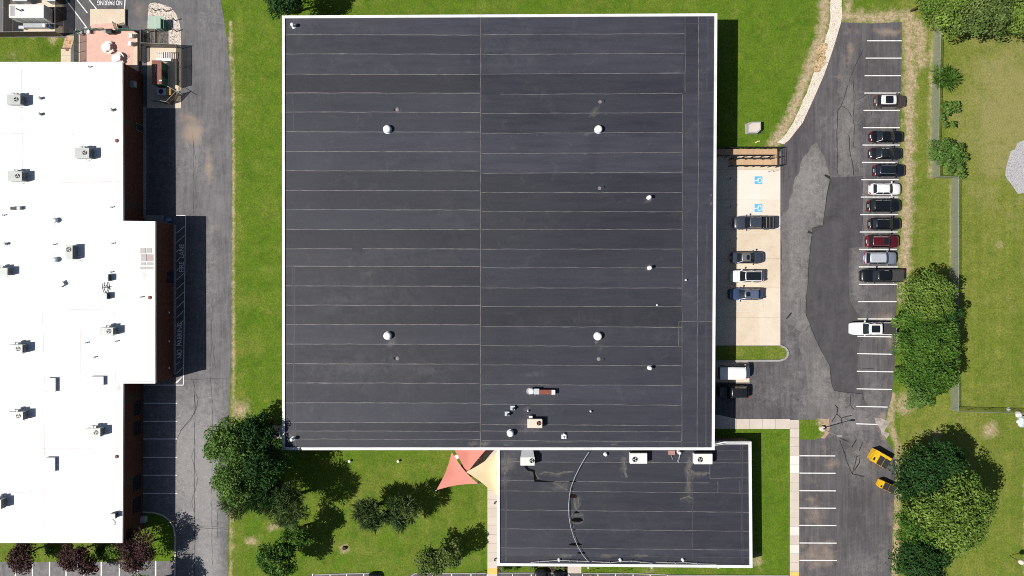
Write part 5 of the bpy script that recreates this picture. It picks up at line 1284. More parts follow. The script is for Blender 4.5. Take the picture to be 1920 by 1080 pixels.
for px, py, h, r_, k, sd, lab in ((1722, 890, 8.5, 4.9, 'dark', 51, 'dark evergreen tree next to the yellow dumpsters'), (1768, 872, 8.5, 4.2, 'dark', 52, 'dark evergreen tree behind the top of the large light tree'), (1782, 955, 11.0, 6.6, 'light', 53, 'largest light green tree on the field side of the lower lot'), (1712, 985, 7.5, 3.5, 'mid', 54, 'mid green tree between the dumpsters and the lower dark evergreen'), (1722, 1050, 8.5, 4.9, 'dark', 55, 'dark evergreen tree at the lower frame beside the lot')):
    tree('leafy_tree', lab, px, py, h, r_, k, group='trees beside the lower lot', seed=sd, dens=1.3, size=.42 if k != 'light' else .48, low=.12)
for px, py, h, r_, sd, lab in ((1775, 12, 9, 4.8, 61, 'light green tree at the top frame where the fence begins'), (1836, 22, 10, 5.3, 62, 'light green tree hanging lowest over the field at the top frame'), (1908, 18, 9.5, 5.0, 63, 'light green tree in the top corner of the field'), (1735, 2, 6.5, 2.4, 64, 'small light green tree at the edge of the top grove over dry grass')):
    tree('leafy_tree', lab, px, py, h, r_, 'olive' if sd in (62,) else 'light', group='trees along the top of the field', seed=sd, dens=1.25, size=.48, low=.15)
tree('shrub', 'spiky dark shrub, uppermost of those on the fence', 1771, 149, 2.6, 1.75, 'mid', cat='shrub', group='shrubs on the fence', seed=71, blade=True, aspect=3.2, size=.55, nc=9, dens=.75, low=.05, rx=1.3, ry=1.3)
tree('shrub', 'thin light shrub on the fence below the spiky one', 1777, 214, 2.6, 1.8, 'lime', cat='shrub', group='shrubs on the fence', seed=72, dens=.42, size=.46, nc=13, low=.05, rx=1.35, ry=1.45)
tree('shrub', 'largest bright shrub straddling the fence above the jog', 1772, 287, 4.0, 2.9, 'lime', cat='shrub', group='shrubs on the fence', seed=73, dens=.75, nc=26, low=.05, rx=1.2, ry=1.15)
tree('shrub', 'bright shrub at the jog of the fence', 1791, 322, 2.6, 1.4, 'lime', cat='shrub', group='shrubs on the fence', seed=74, dens=.7, nc=9, low=.05, rx=1.4, ry=1.2)
for px, py, r_, lab in ((946, 1066, .7, 'low shrub in the mulch nearest the annex corner'), (965, 1064, .55, 'low shrub second from the annex corner'), (997, 1063, .6, 'low shrub under the middle of the annex front'), (1045, 1063, .45, 'pale low shrub in the mulch by the door path'), (1056, 1066, .35, 'greyish low plant against the door path')):
    tree('low_shrub', lab, px, py, .8, r_, 'light', cat='shrub', group='shrubs along the annex front', seed=int(px), size=.2, low=.02, dens=1.6, nc=9)

# ------------------------------------------------------------------ fences and rails
def fence(name, label, pts, h, fabric='chain', post_gap=3.2, rail='steel', cat='fence', group=None, midrail=False, fab_parent_name='fence_mesh'):
    """pts: world x,y along the base"""
    t = thing(name, label, cat, (*pts[0], 0), group)
    f = MB()
    for a, c in zip(pts[:-1], pts[1:]):
        f.add([(*a, .04), (*c, .04), (*c, h), (*a, h)], [[0, 1, 2, 3]])
    f.build(fab_parent_name, M[fabric], t)
    r_ = MB(); r_.tube([(*p, h) for p in pts], .035, 6)
    if midrail: r_.tube([(*p, h * .5) for p in pts], .025, 5)
    r_.build('top_rail', M[rail], t)
    for a, c in zip(pts[:-1], pts[1:]):
        L = math.dist(a, c); k = max(1, round(L / post_gap))
        for j in range(k + (1 if c is pts[-1] else 0)):
            u = j / k; x, y = a[0] + (c[0] - a[0]) * u, a[1] + (c[1] - a[1]) * u
            q = MB(); q.cyl(x, y, 0, h + .05, .035, 8); q.build('post', M[rail], t)
    return t
FH = 1.9
fence('chain_link_fence', 'chain-link fence from the top grove down to the shrubs', PP([(1764.5, 20), (1763, 110), (1761.5, 180), (1760.5, 255), (1761.5, 329)], FH), FH, group='fences round the field')
fence('chain_link_fence', 'long chain-link fence running down beside the field to its corner', PP([(1762.5, 330), (1797.5, 331.5), (1797.5, 560), (1797, 771)], FH), FH, group='fences round the field')
fence('chain_link_fence', 'chain-link fence crossing the lower end of the field', PP([(1797.8, 772), (1860, 773.5), (1990, 777)], FH), FH, group='fences round the field')
# wooden ramp
t = thing('access_ramp', 'wooden access ramp with dark railings beside the concrete pad', 'ramp', (*P(1450, 300, 0), 0))
ZL = .85
def deck(b, q0, q1, y0, y1, z0, z1, m=0):
    """sloped board deck between pixel x q0 (height z0) and q1 (height z1)"""
    n = int(abs(q1 - q0) / 1.9)
    for i in range(n):
        u0, u1 = i / n, (i + .93) / n
        za, zb_ = z0 + (z1 - z0) * u0, z0 + (z1 - z0) * u1
        (ax, ay), (bx, by) = P(q0 + (q1 - q0) * u0, y0, za), P(q0 + (q1 - q0) * u1, y1, zb_)
        vs = [(ax, ay, za - .05), (bx, ay, zb_ - .05), (bx, by, zb_ - .05), (ax, by, za - .05), (ax, ay, za), (bx, ay, zb_), (bx, by, zb_), (ax, by, za)]
        b.add(vs, [[4, 5, 6, 7], [0, 1, 5, 4], [1, 2, 6, 5], [2, 3, 7, 6], [3, 0, 4, 7]], m)
b = MB(); deck(b, 1330, 1446, 279.5, 292.5, ZL + .55, ZL); b.build('upper_run', M['ramp'], t)
b = MB(); deck(b, 1367, 1446, 299.5, 311.5, .08, ZL); b.build('lower_run', M['ramp'], t)
b = MB(); deck(b, 1446.3, 1457.5, 279.5, 311.5, ZL, ZL); b.build('landing', M['ramp'], t)
def railing(pxs, zs, nm='railing', gap=1.3, mat='black', h=1.05):
    b = MB(); pts = [(*P(px, py, z), z) for (px, py), z in zip(pxs, zs)]
    for k in (h, h * .62, h * .3): b.tube([(x, y, z + k) for x, y, z in pts], .03, 5)
    for a, c in zip(pts[:-1], pts[1:]):
        L = math.dist(a, c); n = max(1, round(L / gap))
        for j in range(n + 1):
            u = j / n; q = [a[i] + (c[i] - a[i]) * u for i in range(3)]
            b.cyl(q[0], q[1], 0, q[2] + h, .045, 6)
        m_ = max(1, round(L / .16))
        for j in range(m_):
            u = j / m_; q = [a[i] + (c[i] - a[i]) * u for i in range(3)]; b.cyl(q[0], q[1], q[2] + .05, q[2] + h, .012, 4)
    b.build(nm, M[mat], t)
    s = MB()
    for a, c in zip(pts[:-1], pts[1:]): 
        s.add([(a[0], a[1], 0), (c[0], c[1], 0), (c[0], c[1], c[2] - .02), (a[0], a[1], a[2] - .02)], [[0, 1, 2, 3]])
railing([(1330, 278.6), (1457.8, 278.6)], [ZL + .55, ZL])
railing([(1458.6, 279.4), (1458.6, 311.6)], [ZL, ZL])
railing([(1457.8, 312.4), (1367, 312.4)], [ZL, .08])
railing([(1330, 293.2), (1444.5, 293.2), (1444.8, 298.8), (1367, 298.8)], [ZL + .55, ZL, ZL, .08])
b = MB()
for px, py, z in ((1367, 312.2, .3), (1400, 312.2, .45), (1430, 312.2, .65), (1457.5, 312.2, ZL), (1457.5, 279.2, ZL), (1430, 279.2, ZL + .08), (1400, 279.2, ZL + .2), (1457.5, 296, ZL)):
    b.rbox(*P(px, py, z * .5), 0, z - .05, .14, .14)
b.build('support_post', M['slat'], t)
b = MB(); b.tube([(*P(1385, 276, .06), .06), (*P(1462, 276, .06), .06)], .05, 6)
tag(b.build('timber_edging', M['galv']), 'pale edging strip on the grass beside the wooden ramp', 'edging')
# ramp foot handrails
for px, lab in ((1440.5, 'short black handrail on the concrete at the foot of the ramp, inner one'), (1449.5, 'short black handrail on the concrete at the foot of the ramp, outer one')):
    b = MB(); p0, p1 = P(px, 321, 0), P(px, 317, .9)
    b.tube([(*P(px, 321.5, 0), 0), (*P(px, 321.5, .9), .9), (*P(px + 5, 320.5, .9), .9), (*P(px + 5, 320.5, 0), 0)], .035, 6)
    tag(b.build('handrail', M['black']), lab, 'handrail', 'handrails at the ramp foot')

# ------------------------------------------------------------------ street furniture and yard objects
def sign(px, py, label, h=1.9, face='white', w=.32, hh=.46, rot=0, group='sign posts'):
    x, y = P(px, py); t = thing('sign_post', label, 'sign', (x, y, 0), group)
    b = MB(); b.cyl(x, y, 0, h, .035, 8); b.build('post', M['galv'], t)
    c, s = math.cos(rot), math.sin(rot); b = MB()
    b.rbox(x + .05 * c, y + .05 * s, h - hh, h, .02, w, rot); b.build('sign_board', M[face], t)
    return t
for px, py, lab in ((1364, 337, 'sign post at the head of the uppermost blue marked stall'), (1364, 389, 'sign post at the head of the second blue marked stall'), (1365, 420, 'sign post in front of the slate pickup'), (1364, 452, 'sign post in front of the empty stall between slate pickup and saloon')):
    sign(px, py, lab, 1.7, 'dark', group='sign posts on the concrete pad')
for px, py, lab in ((1105, 1070, 'sign post on the grass right of the door path'), (1167, 1071, 'sign post on the grass further along the annex front'), (894, 1074, 'sign post at the kerb left of the lawn walk')):
    sign(px, py, lab, 1.8, 'white', rot=-PI / 2, group='sign posts along the front kerb')
# lamp post
x, y = P(1540, 803); t = thing('lamp_post', 'tall grey lamp post on a round concrete base in the grass island', 'lamp post', (x, y, 0))
b = MB(); b.lathe(x, y, [(.42, 0), (.42, .5), (.38, .56)], 20); b.build('base', M['concp'], t)
b = MB(); b.tube([(x, y, .5), (x, y, 3), (x, y, 5.3)], [.085, .07, .055], 10); b.build('pole', M['steel'], t)
b = MB(); b.rbox(x + .28, y - .02, 5.25, 5.38, .62, .3); b.build('lamp_head', M['galv'], t, bevel=.03)
b = MB(); b.rbox(x + .3, y - .02, 5.235, 5.25, .4, .22); b.build('lens', M['lamp'], t)
# lamp post by the field's edge
x, y = P(1893, 1042); t = thing('lamp_post', 'lamp post with pale lantern at the field edge near the lower frame', 'lamp post', (x, y, 0))
b = MB(); b.tube([(x, y, 0), (x, y, 2.0)], .045, 8); b.build('pole', M['black'], t)
b = MB(); b.lathe(x, y, [(.1, 1.95), (.34, 2.1), (.42, 2.4), (.3, 2.7), (.1, 2.8)], 14); b.build('lantern', M['cream'], t, smooth=True)
# yellow dumpsters
def dumpster(label, px, py, L, W, h, rot, lidw):
    x, y = P(px, py, h); t = thing('dumpster', label, 'dumpster', (0, 0, 0), 'yellow dumpsters')
    b = MB(); top = [(-L / 2, -W / 2), (L / 2, -W / 2), (L / 2, W / 2), (-L / 2, W / 2)]; bot = [(-L / 2 + .02, -W / 2 + .18), (L / 2 - .02, -W / 2 + .18), (L / 2 - .02, W / 2), (-L / 2 + .02, W / 2)]
    vs = [(*p, .12) for p in bot] + [(*p, h) for p in top]
    b.add(vs, [[3, 2, 1, 0], [0, 1, 5, 4], [1, 2, 6, 5], [2, 3, 7, 6], [3, 0, 4, 7], [4, 5, 6, 7]])
    for k in (-.32, 0, .32): b.box(L * k - .05, L * k + .05, W / 2, W / 2 + .05, .2, h - .05); b.box(L * k - .05, L * k + .05, -W / 2 - .03, -W / 2 + .1, .3, h - .1)
    b.build('bin_body', M['ymet'], t)
    (l0, l1), (w0, w1) = lidw
    for i, (a, c) in enumerate(((l0, (l0 + l1) / 2 - .01), ((l0 + l1) / 2 + .01, l1))):
        b = MB(); b.box(L * a, L * c, W * w0, W * w1, h, h + .05); b.box(L * a + .06, L * c - .06, W * w0 + .1, W * w0 + .14, h + .05, h + .07); b.build('lid', M['dark'], t, bevel=.02)
    b = MB(); b.box(-L / 2 + .22, -L / 2 + .5, -W * .38, -W * .10, h, h + .012); b.build('vent_opening', M['black'], t)
    for s in (-1, 1):
        b = MB(); b.box(s * L / 2 - .05, s * L / 2 + .09, -.5, .5, h * .55, h * .7); b.build('fork_pocket', M['ymet'], t)
        for q in (-1, 1):
            b = MB(); b.cyl(s * (L / 2 - .25), q * (W / 2 - .3), 0, .14, .08, 8); b.build('caster', M['black'], t)
    t.location = (x, y, .012); t.rotation_euler.z = rot
    return t
dumpster('larger yellow dumpster with dark lids, one corner of its top bare', 1652.5, 861.5, 2.75, 1.85, 1.45, -R(30), ((-.16, .49), (-.5, .26)))
dumpster('smaller yellow dumpster with dark lids nearer the dark evergreen', 1663.5, 913, 2.45, 1.15, 1.15, -R(25), ((-.25, .49), (-.48, .46)))
# concrete vault in the grass
t = thing('utility_box', 'pale concrete utility vault on the grass by the large building', 'utility box', (*P(1412, 241), 0))
b = MB(); b.prism(PP([(1397, 233), (1406, 229), (1424, 229), (1428, 233), (1428, 247), (1420, 252), (1398, 251)], .12), 0, .12); b.build('slab', M['concg'], t)
b = MB(); b.prism(PP([(1403, 231), (1409, 228), (1427, 228), (1427, 243), (1420, 250), (1403, 250)], .95), .12, .95); b.build('cabinet', M['mint'] if False else M['concg'], t, bevel=.04)
b = MB(); b.prism(PP([(1405, 234), (1411, 230.5), (1425, 230.5), (1425, 242), (1419, 247), (1405, 247)], 1.0), .95, 1.0); b.build('lid', M['concp'], t, bevel=.02)
b = MB(); b.tube([(*P(1416, 268, .05), .05), (*P(1421, 265, .1), .1), (*P(1425, 264.5, .1), .1)], .09, 6); tag(b.build('fallen_branch', M['sand']), 'short pale stick lying on the grass near the ramp', 'branch')
for px, lab in ((656, 'small white pipe cap in the lawn nearer the trees'), (747, 'small white pipe cap in the lawn nearer the shade sails')):
    x, y = P(px, 864); b = MB(); b.cyl(x, y, 0, .35, .14, 10); b.lathe(x, y, [(.19, .33), (.2, .4), (.1, .46)], 10); tag(b.build('cleanout_pipe', M['white'], smooth=False), lab, 'pipe', 'pipe caps in the lawn')
x, y = P(646, 1027); t = thing('tree_stump', 'dark stump in a ring of bare soil on the lawn', 'tree stump', (x, y, 0))
b = MB(); b.lathe(x, y, [(.34, 0), (.3, .2), (.26, .38)], 12); b.build('stump', M['soil'], t)
for px, py, r_, lab in ((1908, 776, .5, 'small pale rock by the field fence'), (1890, 767, .3, 'tiny pale rock inside the field fence'), (1914, 790, .85, 'large pale wrapped bundle outside the field fence')):
    bm = bmesh.new(); bmesh.ops.create_icosphere(bm, subdivisions=3, radius=r_)
    for v in bm.verts: v.co *= 1 + .35 * mnoise.noise(v.co * 2.2 / r_ + Vector((px, 0, 0))); v.co.z *= .6
    me = bpy.data.meshes.new('rock'); bm.to_mesh(me); bm.free(); me.materials.append(M['rock' if r_ < .8 else 'lgalv'])
    o = bpy.data.objects.new('rock' if r_ < .8 else 'wrapped_bundle', me); col.objects.link(o); o.location = (*P(px, py), r_ * .4); tag(o, lab, 'rock' if r_ < .8 else 'bundle')
for px, py, lab in ((928, 941, 'dark bollard light on the walk beside the annex, upper'), (928, 1047, 'dark bollard light on the walk near the annex corner')):
    x, y = P(px, py); b = MB(); b.cyl(x, y, .1, .8, .1, 10); b.lathe(x, y, [(.14, .75), (.14, .82), (.05, .88)], 10); tag(b.build('bollard_light', M['dark']), lab, 'bollard', 'bollard lights on the lawn walk')
# heat pump by the large building's side door
t = thing('heat_pump', 'white heat pump units on the small slab behind the trees', 'heat pump', (*P(518, 812), .06))
for i, px in enumerate((514, 521)):
    b = MB(); x, y = P(px, 813 + i * 2, .7); b.rbox(x, y, .06, .8, .7, .7); b.build('cabinet', M['hvacw'], t, bevel=.04)
    b = MB(); b.lathe(x, y, [(.26, .8), (.26, .84), (.2, .84), (.2, .81)], 12); b.build('fan_guard', M['louv'], t)

# shade sails
def sail(label, corners, mat, sag=.16, n=12):
    A, Bc, C = [Vector((*P(px, py, z), z)) for px, py, z in corners]
    G = (A + Bc + C) / 3; vs, fs, ix = [], [], {}
    for i in range(n + 1):
        for j in range(n + 1 - i):
            k = n - i - j; u, v, w = i / n, j / n, k / n
            p = A * u + Bc * v + C * w
            pull = 4 * (u * v + v * w + w * u) / 3
            edge = 1 - min(u, v, w) * 3
            # edges curve inwards, middle dips
            e = (G - p) * (sag * 4 * (u * v * (1 - w) ** 2 + v * w * (1 - u) ** 2 + w * u * (1 - v) ** 2) * max(0, edge))
            p = p + e; p.z -= .22 * min(u, v, w) * 3
            ix[i, j] = len(vs); vs.append(p)
    for i in range(n):
        for j in range(n - i):
            fs.append([ix[i, j], ix[i + 1, j], ix[i, j + 1]])
            if j < n - i - 1: fs.append([ix[i + 1, j], ix[i + 1, j + 1], ix[i, j + 1]])
    t = thing('shade_sail', label, 'shade sail', tuple(G), 'shade sails by the annex')
    b = MB(); b.add(vs, fs); o = b.build('cloth', M[mat], t, smooth=True)
    for c in (A, Bc, C):
        d = (G - c).normalized(); b = MB(); b.tube([c - d * .25, c + d * .12], .04, 6); b.build('corner_ring', M['steel'], t)
    return t
sail('coral shade sail stretched out over the lawn', [(847, 848, 3.0), (818, 919, 2.3), (896, 907, 2.8)], 'coral', .15)
sail('coral shade sail tucked under the large roof edge', [(843, 830, 3.0), (922, 832, 3.0), (875, 888, 2.6)], 'coral', .07)
sail('sand coloured shade sail beside the annex wall', [(874, 885, 3.0), (934, 846, 2.6), (932, 930, 2.7)], 'sand', .09)
for px, py, h, lab in ((818.5, 919.5, 2.4, 'pole holding the outermost tip of the coral sail on the lawn'), (896.5, 907.5, 2.9, 'pole where the coral sail meets the sand sail on the lawn'), (846.5, 847, 3.1, 'pole at the large building end of the lawn sail')):
    x, y = P(px, py, h); b = MB(); b.cyl(x, y, 0, h, .06, 10); b.lathe(x, y, [(.09, h), (.09, h + .05), (.03, h + .1)], 10); tag(b.build('sail_pole', M['steel']), lab, 'pole', 'poles of the shade sails')
b = MB(); x, y = P(917, 906); b.box(x - .2, x + .2, y, y + .3, 0, .2)
t = thing('patio_planter', 'round white planter between the two coral sails', 'planter', (*P(856, 857), 0))
b = MB(); x, y = P(856, 857, .6); b.lathe(x, y, [(.26, .1), (.36, .6), (.30, .6), (.27, .5)], 14); b.build('pot', M['white'], t)
b = MB(); x, y = P(929, 873, .5); b.box(x - .16, x + .16, y - 1.6, y + 1.6, .38, .46); 
for s in (-1, 1): b.box(x - .14, x + .14, y + s * 1.35 - .05, y + s * 1.35 + .05, .1, .38)
tag(b.build('bench', M['plank']), 'narrow brown bench against the annex wall', 'bench')
tree('low_shrub', 'clump of green plants at the sand sail edge', 899, 898, .8, .6, 'lime', cat='shrub', seed=81, size=.22, low=.02, nc=8, dens=1.5)

# patio by the brick building
DZ = .55
t = thing('patio_deck', 'salmon patio deck with green railings behind the brick building', 'patio', (*P(203, 85, DZ), 0))
b = MB(); b.prism(PP([(147, 62), (172, 55), (214, 52), (214, 44), (218, 44), (222, 57), (250, 57), (257, 62), (257, 135), (147, 135)], DZ), 0, DZ); b.build('deck', M['deckp'], t)
b = MB(); b.prism(PP([(250, 58), (257.5, 62), (257.5, 134), (250, 134)], DZ + .006), DZ, DZ + .006); b.build('border_strip', M['conc'], t)
b = MB(); b.prism(PP([(170, 46), (216, 42), (216, 53), (171, 57)], DZ * .7), 0, DZ * .7); b.build('step', M['deckp'], t)
b = MB(); b.prism(PP([(169, 17), (234, 17), (234, 47), (169, 49)], .35), 0, .35); b.build('landing', M['concp'] if False else M['conc'], t)
def rail_run(pxs, h=1.05, z0=DZ, mat='green', mesh='gmesh'):
    pts = [(*P(px, py, z0), z0) for px, py in pxs]
    b = MB(); b.tube([(x, y, z + h) for x, y, z in pts], .035, 6); b.tube([(x, y, z + .15) for x, y, z in pts], .025, 5)
    for a, c in zip(pts[:-1], pts[1:]):
        L = math.dist(a, c); n = max(1, round(L / 1.5))
        for j in range(n + 1):
            u = j / n; b.cyl(a[0] + (c[0] - a[0]) * u, a[1] + (c[1] - a[1]) * u, z0, z0 + h, .035, 6)
    o = b.build('railing', M[mat], t)
    f = MB()
    for a, c in zip(pts[:-1], pts[1:]): f.add([(a[0], a[1], z0 + .15), (c[0], c[1], z0 + .15), (c[0], c[1], z0 + h), (a[0], a[1], z0 + h)], [[0, 1, 2, 3]])
    f.build('mesh_panel', M[mesh], o)
rail_run([(148.5, 134), (148.5, 63)], 1.25)
rail_run([(149, 62.5), (172, 58), (200, 57)])
rail_run([(222, 58.5), (250, 58.5), (256, 62)])
rail_run([(217.5, 45), (221.5, 57)])
# chairs and round tables on the patio
def chair(px, py, rot, label):
    x, y = P(px, py, DZ + .5); t = thing('patio_chair', label, 'chair', (0, 0, 0), 'white patio chairs')
    b = MB(); b.box(-.28, .28, -.27, .27, .40, .45); b.build('seat', M['white'], t, bevel=.03)
    b = MB(); b.add([(-.27, -.25, .45), (-.27, .25, .45), (-.42, .24, .95), (-.42, -.24, .95), (-.31, -.25, .45), (-.31, .25, .45), (-.46, .24, .95), (-.46, -.24, .95)], [[0, 1, 2, 3], [7, 6, 5, 4], [0, 4, 5, 1], [1, 5, 6, 2], [2, 6, 7, 3], [3, 7, 4, 0]]); b.build('backrest', M['white'], t)
    for s in (-1, 1):
        b = MB(); b.box(-.3, .26, s * .29 - .04, s * .29 + .04, .62, .66); b.build('armrest', M['white'], t)
        for k in (-.24, .22):
            b = MB(); b.box(k - .03, k + .03, s * .27 - .03, s * .27 + .03, 0, .62); b.build('leg', M['white'], t)
    t.location = (x, y, DZ); t.rotation_euler.z = rot
for px, py, rot, lab in ((149.5, 61, -.5, 'white patio chair in the corner of the green railing'), (164, 59, -PI / 2, 'white patio chair against the railing beside the corner chair'), (245, 67, PI, 'white patio chair by the border strip, upper of two'), (243, 82, PI - .2, 'white patio chair by the border strip, lower of two')):
    chair(px, py, rot, lab)
def round_table(px, py, label, gaps):
    x, y = P(px, py, DZ + .75); t = thing('round_table', label, 'table', (x, y, DZ), 'round tables on the patio')
    b = MB(); b.lathe(x, y, [(.58, DZ + .70), (.60, DZ + .73), (.58, DZ + .75)], 24); b.build('tabletop', M['white'], t)
    b = MB(); b.cyl(x, y, DZ, DZ + .7, .09, 8); b.build('pedestal', M['white'], t)
    for a0, a1 in gaps:
        b = MB(); A = np.arange(a0, a1 + .01, (a1 - a0) / 8)
        o = [(x + .98 * math.cos(a), y + .98 * math.sin(a)) for a in A] + [(x + .70 * math.cos(a), y + .70 * math.sin(a)) for a in reversed(A)]
        b.prism(o, DZ + .40, DZ + .45); q = b.build('curved_bench', M['white'], t)
        am = (a0 + a1) / 2; b = MB(); b.tube([(x, y, DZ + .15), (x + .84 * math.cos(am), y + .84 * math.sin(am), DZ + .15), (x + .84 * math.cos(am), y + .84 * math.sin(am), DZ + .4)], .035, 6); b.build('bench_arm', M['white'], q)
round_table(199.5, 87.5, 'round white table with curved benches in the middle of the deck', ((2.4, 4.3), (4.6, 5.9), (.9, 2.1)))
round_table(218.5, 108, 'round white table half against the white roof edge', ((2.6, 4.2), (.3, 1.6), (4.7, 5.8)))
t = thing('barbecue', 'black barbecue grill by the patio step', 'barbecue', (*P(203, 58, DZ), DZ))
b = MB(); x, y = P(204.5, 58, DZ + .9); b.rbox(x, y, DZ + .1, DZ + .75, 1.0, .55); b.build('cart', M['dark'], t, bevel=.03)
b = MB(); b.rbox(x, y, DZ + .75, DZ + 1.05, 1.0, .6); b.build('hood', M['black'], t, bevel=.12)
b = MB(); b.rbox(x - .72, y, DZ + .72, DZ + .76, .42, .5); b.build('side_shelf', M['galv'], t)
for s in (-1, 1):
    b = MB(); b.cyl(x + s * .4, y - .2, DZ, DZ + .12, .08, 8); b.build('caster', M['black'], t)
b = MB(); b.tube([(*P(236, 116, DZ + .02), DZ + .02), (*P(239, 109, DZ + .02), DZ + .02), (*P(243, 105, DZ + .02), DZ + .02), (*P(240, 103, DZ + .02), DZ + .02)], .03, 5); tag(b.build('garden_hose', M['green']), 'thin hose curled on the deck by the second table', 'hose')
x, y = P(126.5, 93); b = MB(); b.cyl(x, y, .05, .09, .28, 16); tag(b.build('drain_cover', M['rbrown']), 'round brown drain cover at the end of the brick walk', 'drain cover')

# transformer and bollards on the gravel bed
t = thing('transformer', 'pale green transformer cabinet on a mint pad in the gravel', 'transformer', (*P(300, 43), .05))
b = MB(); b.prism(PP([(277, 30), (300, 30), (309, 32), (312, 57), (300, 59), (277, 57)], .08), 0, .08); b.build('pad', M['mint'], t)
(ax, ay), (bx, by) = P(291.5, 53, 1.4), P(301, 33.5, 1.4)
b = MB(); b.box(ax, bx, ay, by, .08, 1.4); b.build('cabinet', M['mintm'], t, bevel=.04)
b = MB(); b.box(bx, bx + .35, ay + .1, by - .1, .08, 1.1); 
for k in range(6): b.box(bx + .35, bx + .40, ay + .15 + k * .24, ay + .2 + k * .24, .2, 1.05)
b.build('painted_shade_side', M['green'], t)  # dark green ribbed block stands in for the cabinet's shaded side
for bx_, by_, lab in ((291, 20, 'black bollard with pale cap at the top of the gravel bed'), (311.5, 21.5, 'black bollard with pale cap by the curved gravel edge'), (329, 38.5, 'black bollard with pale cap outside the transformer, upper'), (331, 59, 'black bollard with pale cap outside the transformer, lower')):
    x, y = P(bx_, by_); t = thing('bollard', lab, 'bollard', (x, y, 0), 'bollards round the transformer')
    b = MB(); b.cyl(x, y, 0, 1.05, .075, 10); b.build('post', M['black'], t)
    b = MB(); b.lathe(x, y, [(.085, 1.0), (.085, 1.08), (.04, 1.13)], 10); b.build('cap', M['cream'], t)
# netted equipment yard
def wall_run(name, label, pxs, h, fab, rail, cat='fence'):
    return fence(name, label, PP(pxs, 0), h, fab, 2.6, rail, cat, 'screens of the equipment yard', midrail=True)
wall_run('screen_fence', 'dark netting screen fence around the equipment yard', [(275, 62), (275, 88), (341.5, 91)], 1.8, 'net', 'steel')
wall_run('screen_fence', 'dark netting screen fence on the road edge of the yard', [(341, 92), (341, 165)], 1.8, 'net', 'steel')
wall_run('screen_fence', 'dark netting screen fence at the lower end of the yard', [(341, 176), (322, 196), (290, 192)], 1.7, 'net', 'steel')
wall_run('screen_fence', 'short dark screen between patio and gravel bed', [(279, 60), (300, 61), (300, 86)], 1.5, 'net', 'steel')
t = thing('cooler_shed', 'shed with rust brown roof and green walls in the yard', 'shed', (*P(297, 137), 0))
(ax, ay), (bx, by) = P(284.5, 158, 2.0), P(303, 113, 2.0)
b = MB(); b.box(ax + .08, bx - .08, ay + .08, by - .08, .05, 1.95); b.build('wall', M['green'], t)
b = MB(); b.box(ax, bx, ay, by, 1.95, 2.03); b.build('roof', M['rbrown'], t, bevel=.02)
b = MB()
for i in range(4): b.rbox(*P(292 + i * .3, 124 + i * 5, 2.03), 2.03, 2.05, .06, .25)
b.rbox(*P(301, 151, 2.05), 2.03, 2.1, .4, .18); b.build('roof_clip', M['white'], t)
b = MB(); b.box(bx - .08, bx - .04, ay + 1.4, ay + 2.3, .1, 1.8); b.build('door', M['dark'], t)
t = thing('shelf_rack', 'white slatted rack standing in the yard by the shed', 'rack', (*P(305, 99), .05))
(ax, ay), (bx, by) = P(291, 109, 1.0), P(319, 97, 1.0); b = MB()
for k in range(9): xx = ax + (bx - ax) * k / 8; b.box(xx - .035, xx + .035, ay, by, .93, 1.0)
for yy in (ay, by): b.box(ax, bx, yy - .03, yy + .03, .88, .93)
b.build('slatted_top', M['white'], t)
for q in ((ax, ay), (bx, ay), (ax, by), (bx, by)): b = MB(); b.box(q[0] - .03, q[0] + .03, q[1] - .03, q[1] + .03, .05, .88); b.build('leg', M['white'], t)
t = thing('freezer', 'white chest freezer between the rack and the shed', 'freezer', (*P(307, 112), .05))
(ax, ay), (bx, by) = P(293, 114, .9), P(320, 109.5, .9); b = MB(); b.box(ax, bx, ay, by, .05, .84); b.build('case', M['white'], t, bevel=.03)
b = MB(); b.box(ax - .02, bx + .02, ay - .02, by + .02, .84, .9); b.build('lid', M['white'], t, bevel=.02)
t = thing('compressor', 'pale blue compressor with round fan below the shed', 'compressor', (*P(302, 172), .05))
(ax, ay), (bx, by) = P(294, 178, 1.0), P(310, 165, 1.0); b = MB(); b.box(ax, bx, ay, by, .05, 1.0); b.build('case', plain('pale_blue_case', (.42, .50, .62), .5), t, bevel=.04)
b = MB(); b.lathe((ax + bx) / 2, (ay + by) / 2, [(.38, 1.0), (.38, 1.05), (.28, 1.05), (.28, 1.01)], 16); b.build('fan_guard', M['louv'], t)
b = MB(); (ax, ay), (bx, by) = P(312, 178, .7), P(320, 165.5, .7); b.box(ax, bx, ay, by, .05, .7); tag(b.build('crate', M['amber'], bevel=.03), 'amber crate beside the pale blue compressor', 'crate')
for pts, lab in ((((322, 197), (338, 172)), 'weathered plank lying along the yard screen'), (((336, 164), (338, 180)), 'weathered plank standing short beside the road')):
    b = MB(); b.strip([P(*p) for p in pts], .28, .10); b.strip([P(*p) for p in pts], .28, .055)
    (ax, ay), (bx, by) = P(*pts[0]), P(*pts[1]); L = math.dist((ax, ay), (bx, by)); b = MB(); b.rbox((ax + bx) / 2, (ay + by) / 2, .055, .11, L, .28, math.atan2(by - ay, bx - ax))
    tag(b.build('plank', M['plank']), lab, 'plank', 'planks in the yard')
b = MB(); b.tube([(*P(313, 161, 1.9), 1.9), (*P(341, 177, 1.7), 1.7)], .04, 6); tag(b.build('cross_pole', M['steel']), 'slanting pole from the shed corner to the road screen', 'pole')
b = MB(); b.tube([(*P(290, 192, .1), .1), (*P(300, 192.5, .1), .1), (*P(308, 195, .1), .1)], .06, 5); tag(b.build('pipe', M['hvacw']), 'short white pipe lying at the lower yard screen', 'pipe')
wall_run('guard_rail', 'grey rail fence with concrete footing beside the patio', [(270, 64), (270, 118)], 1.1, 'net', 'steel')
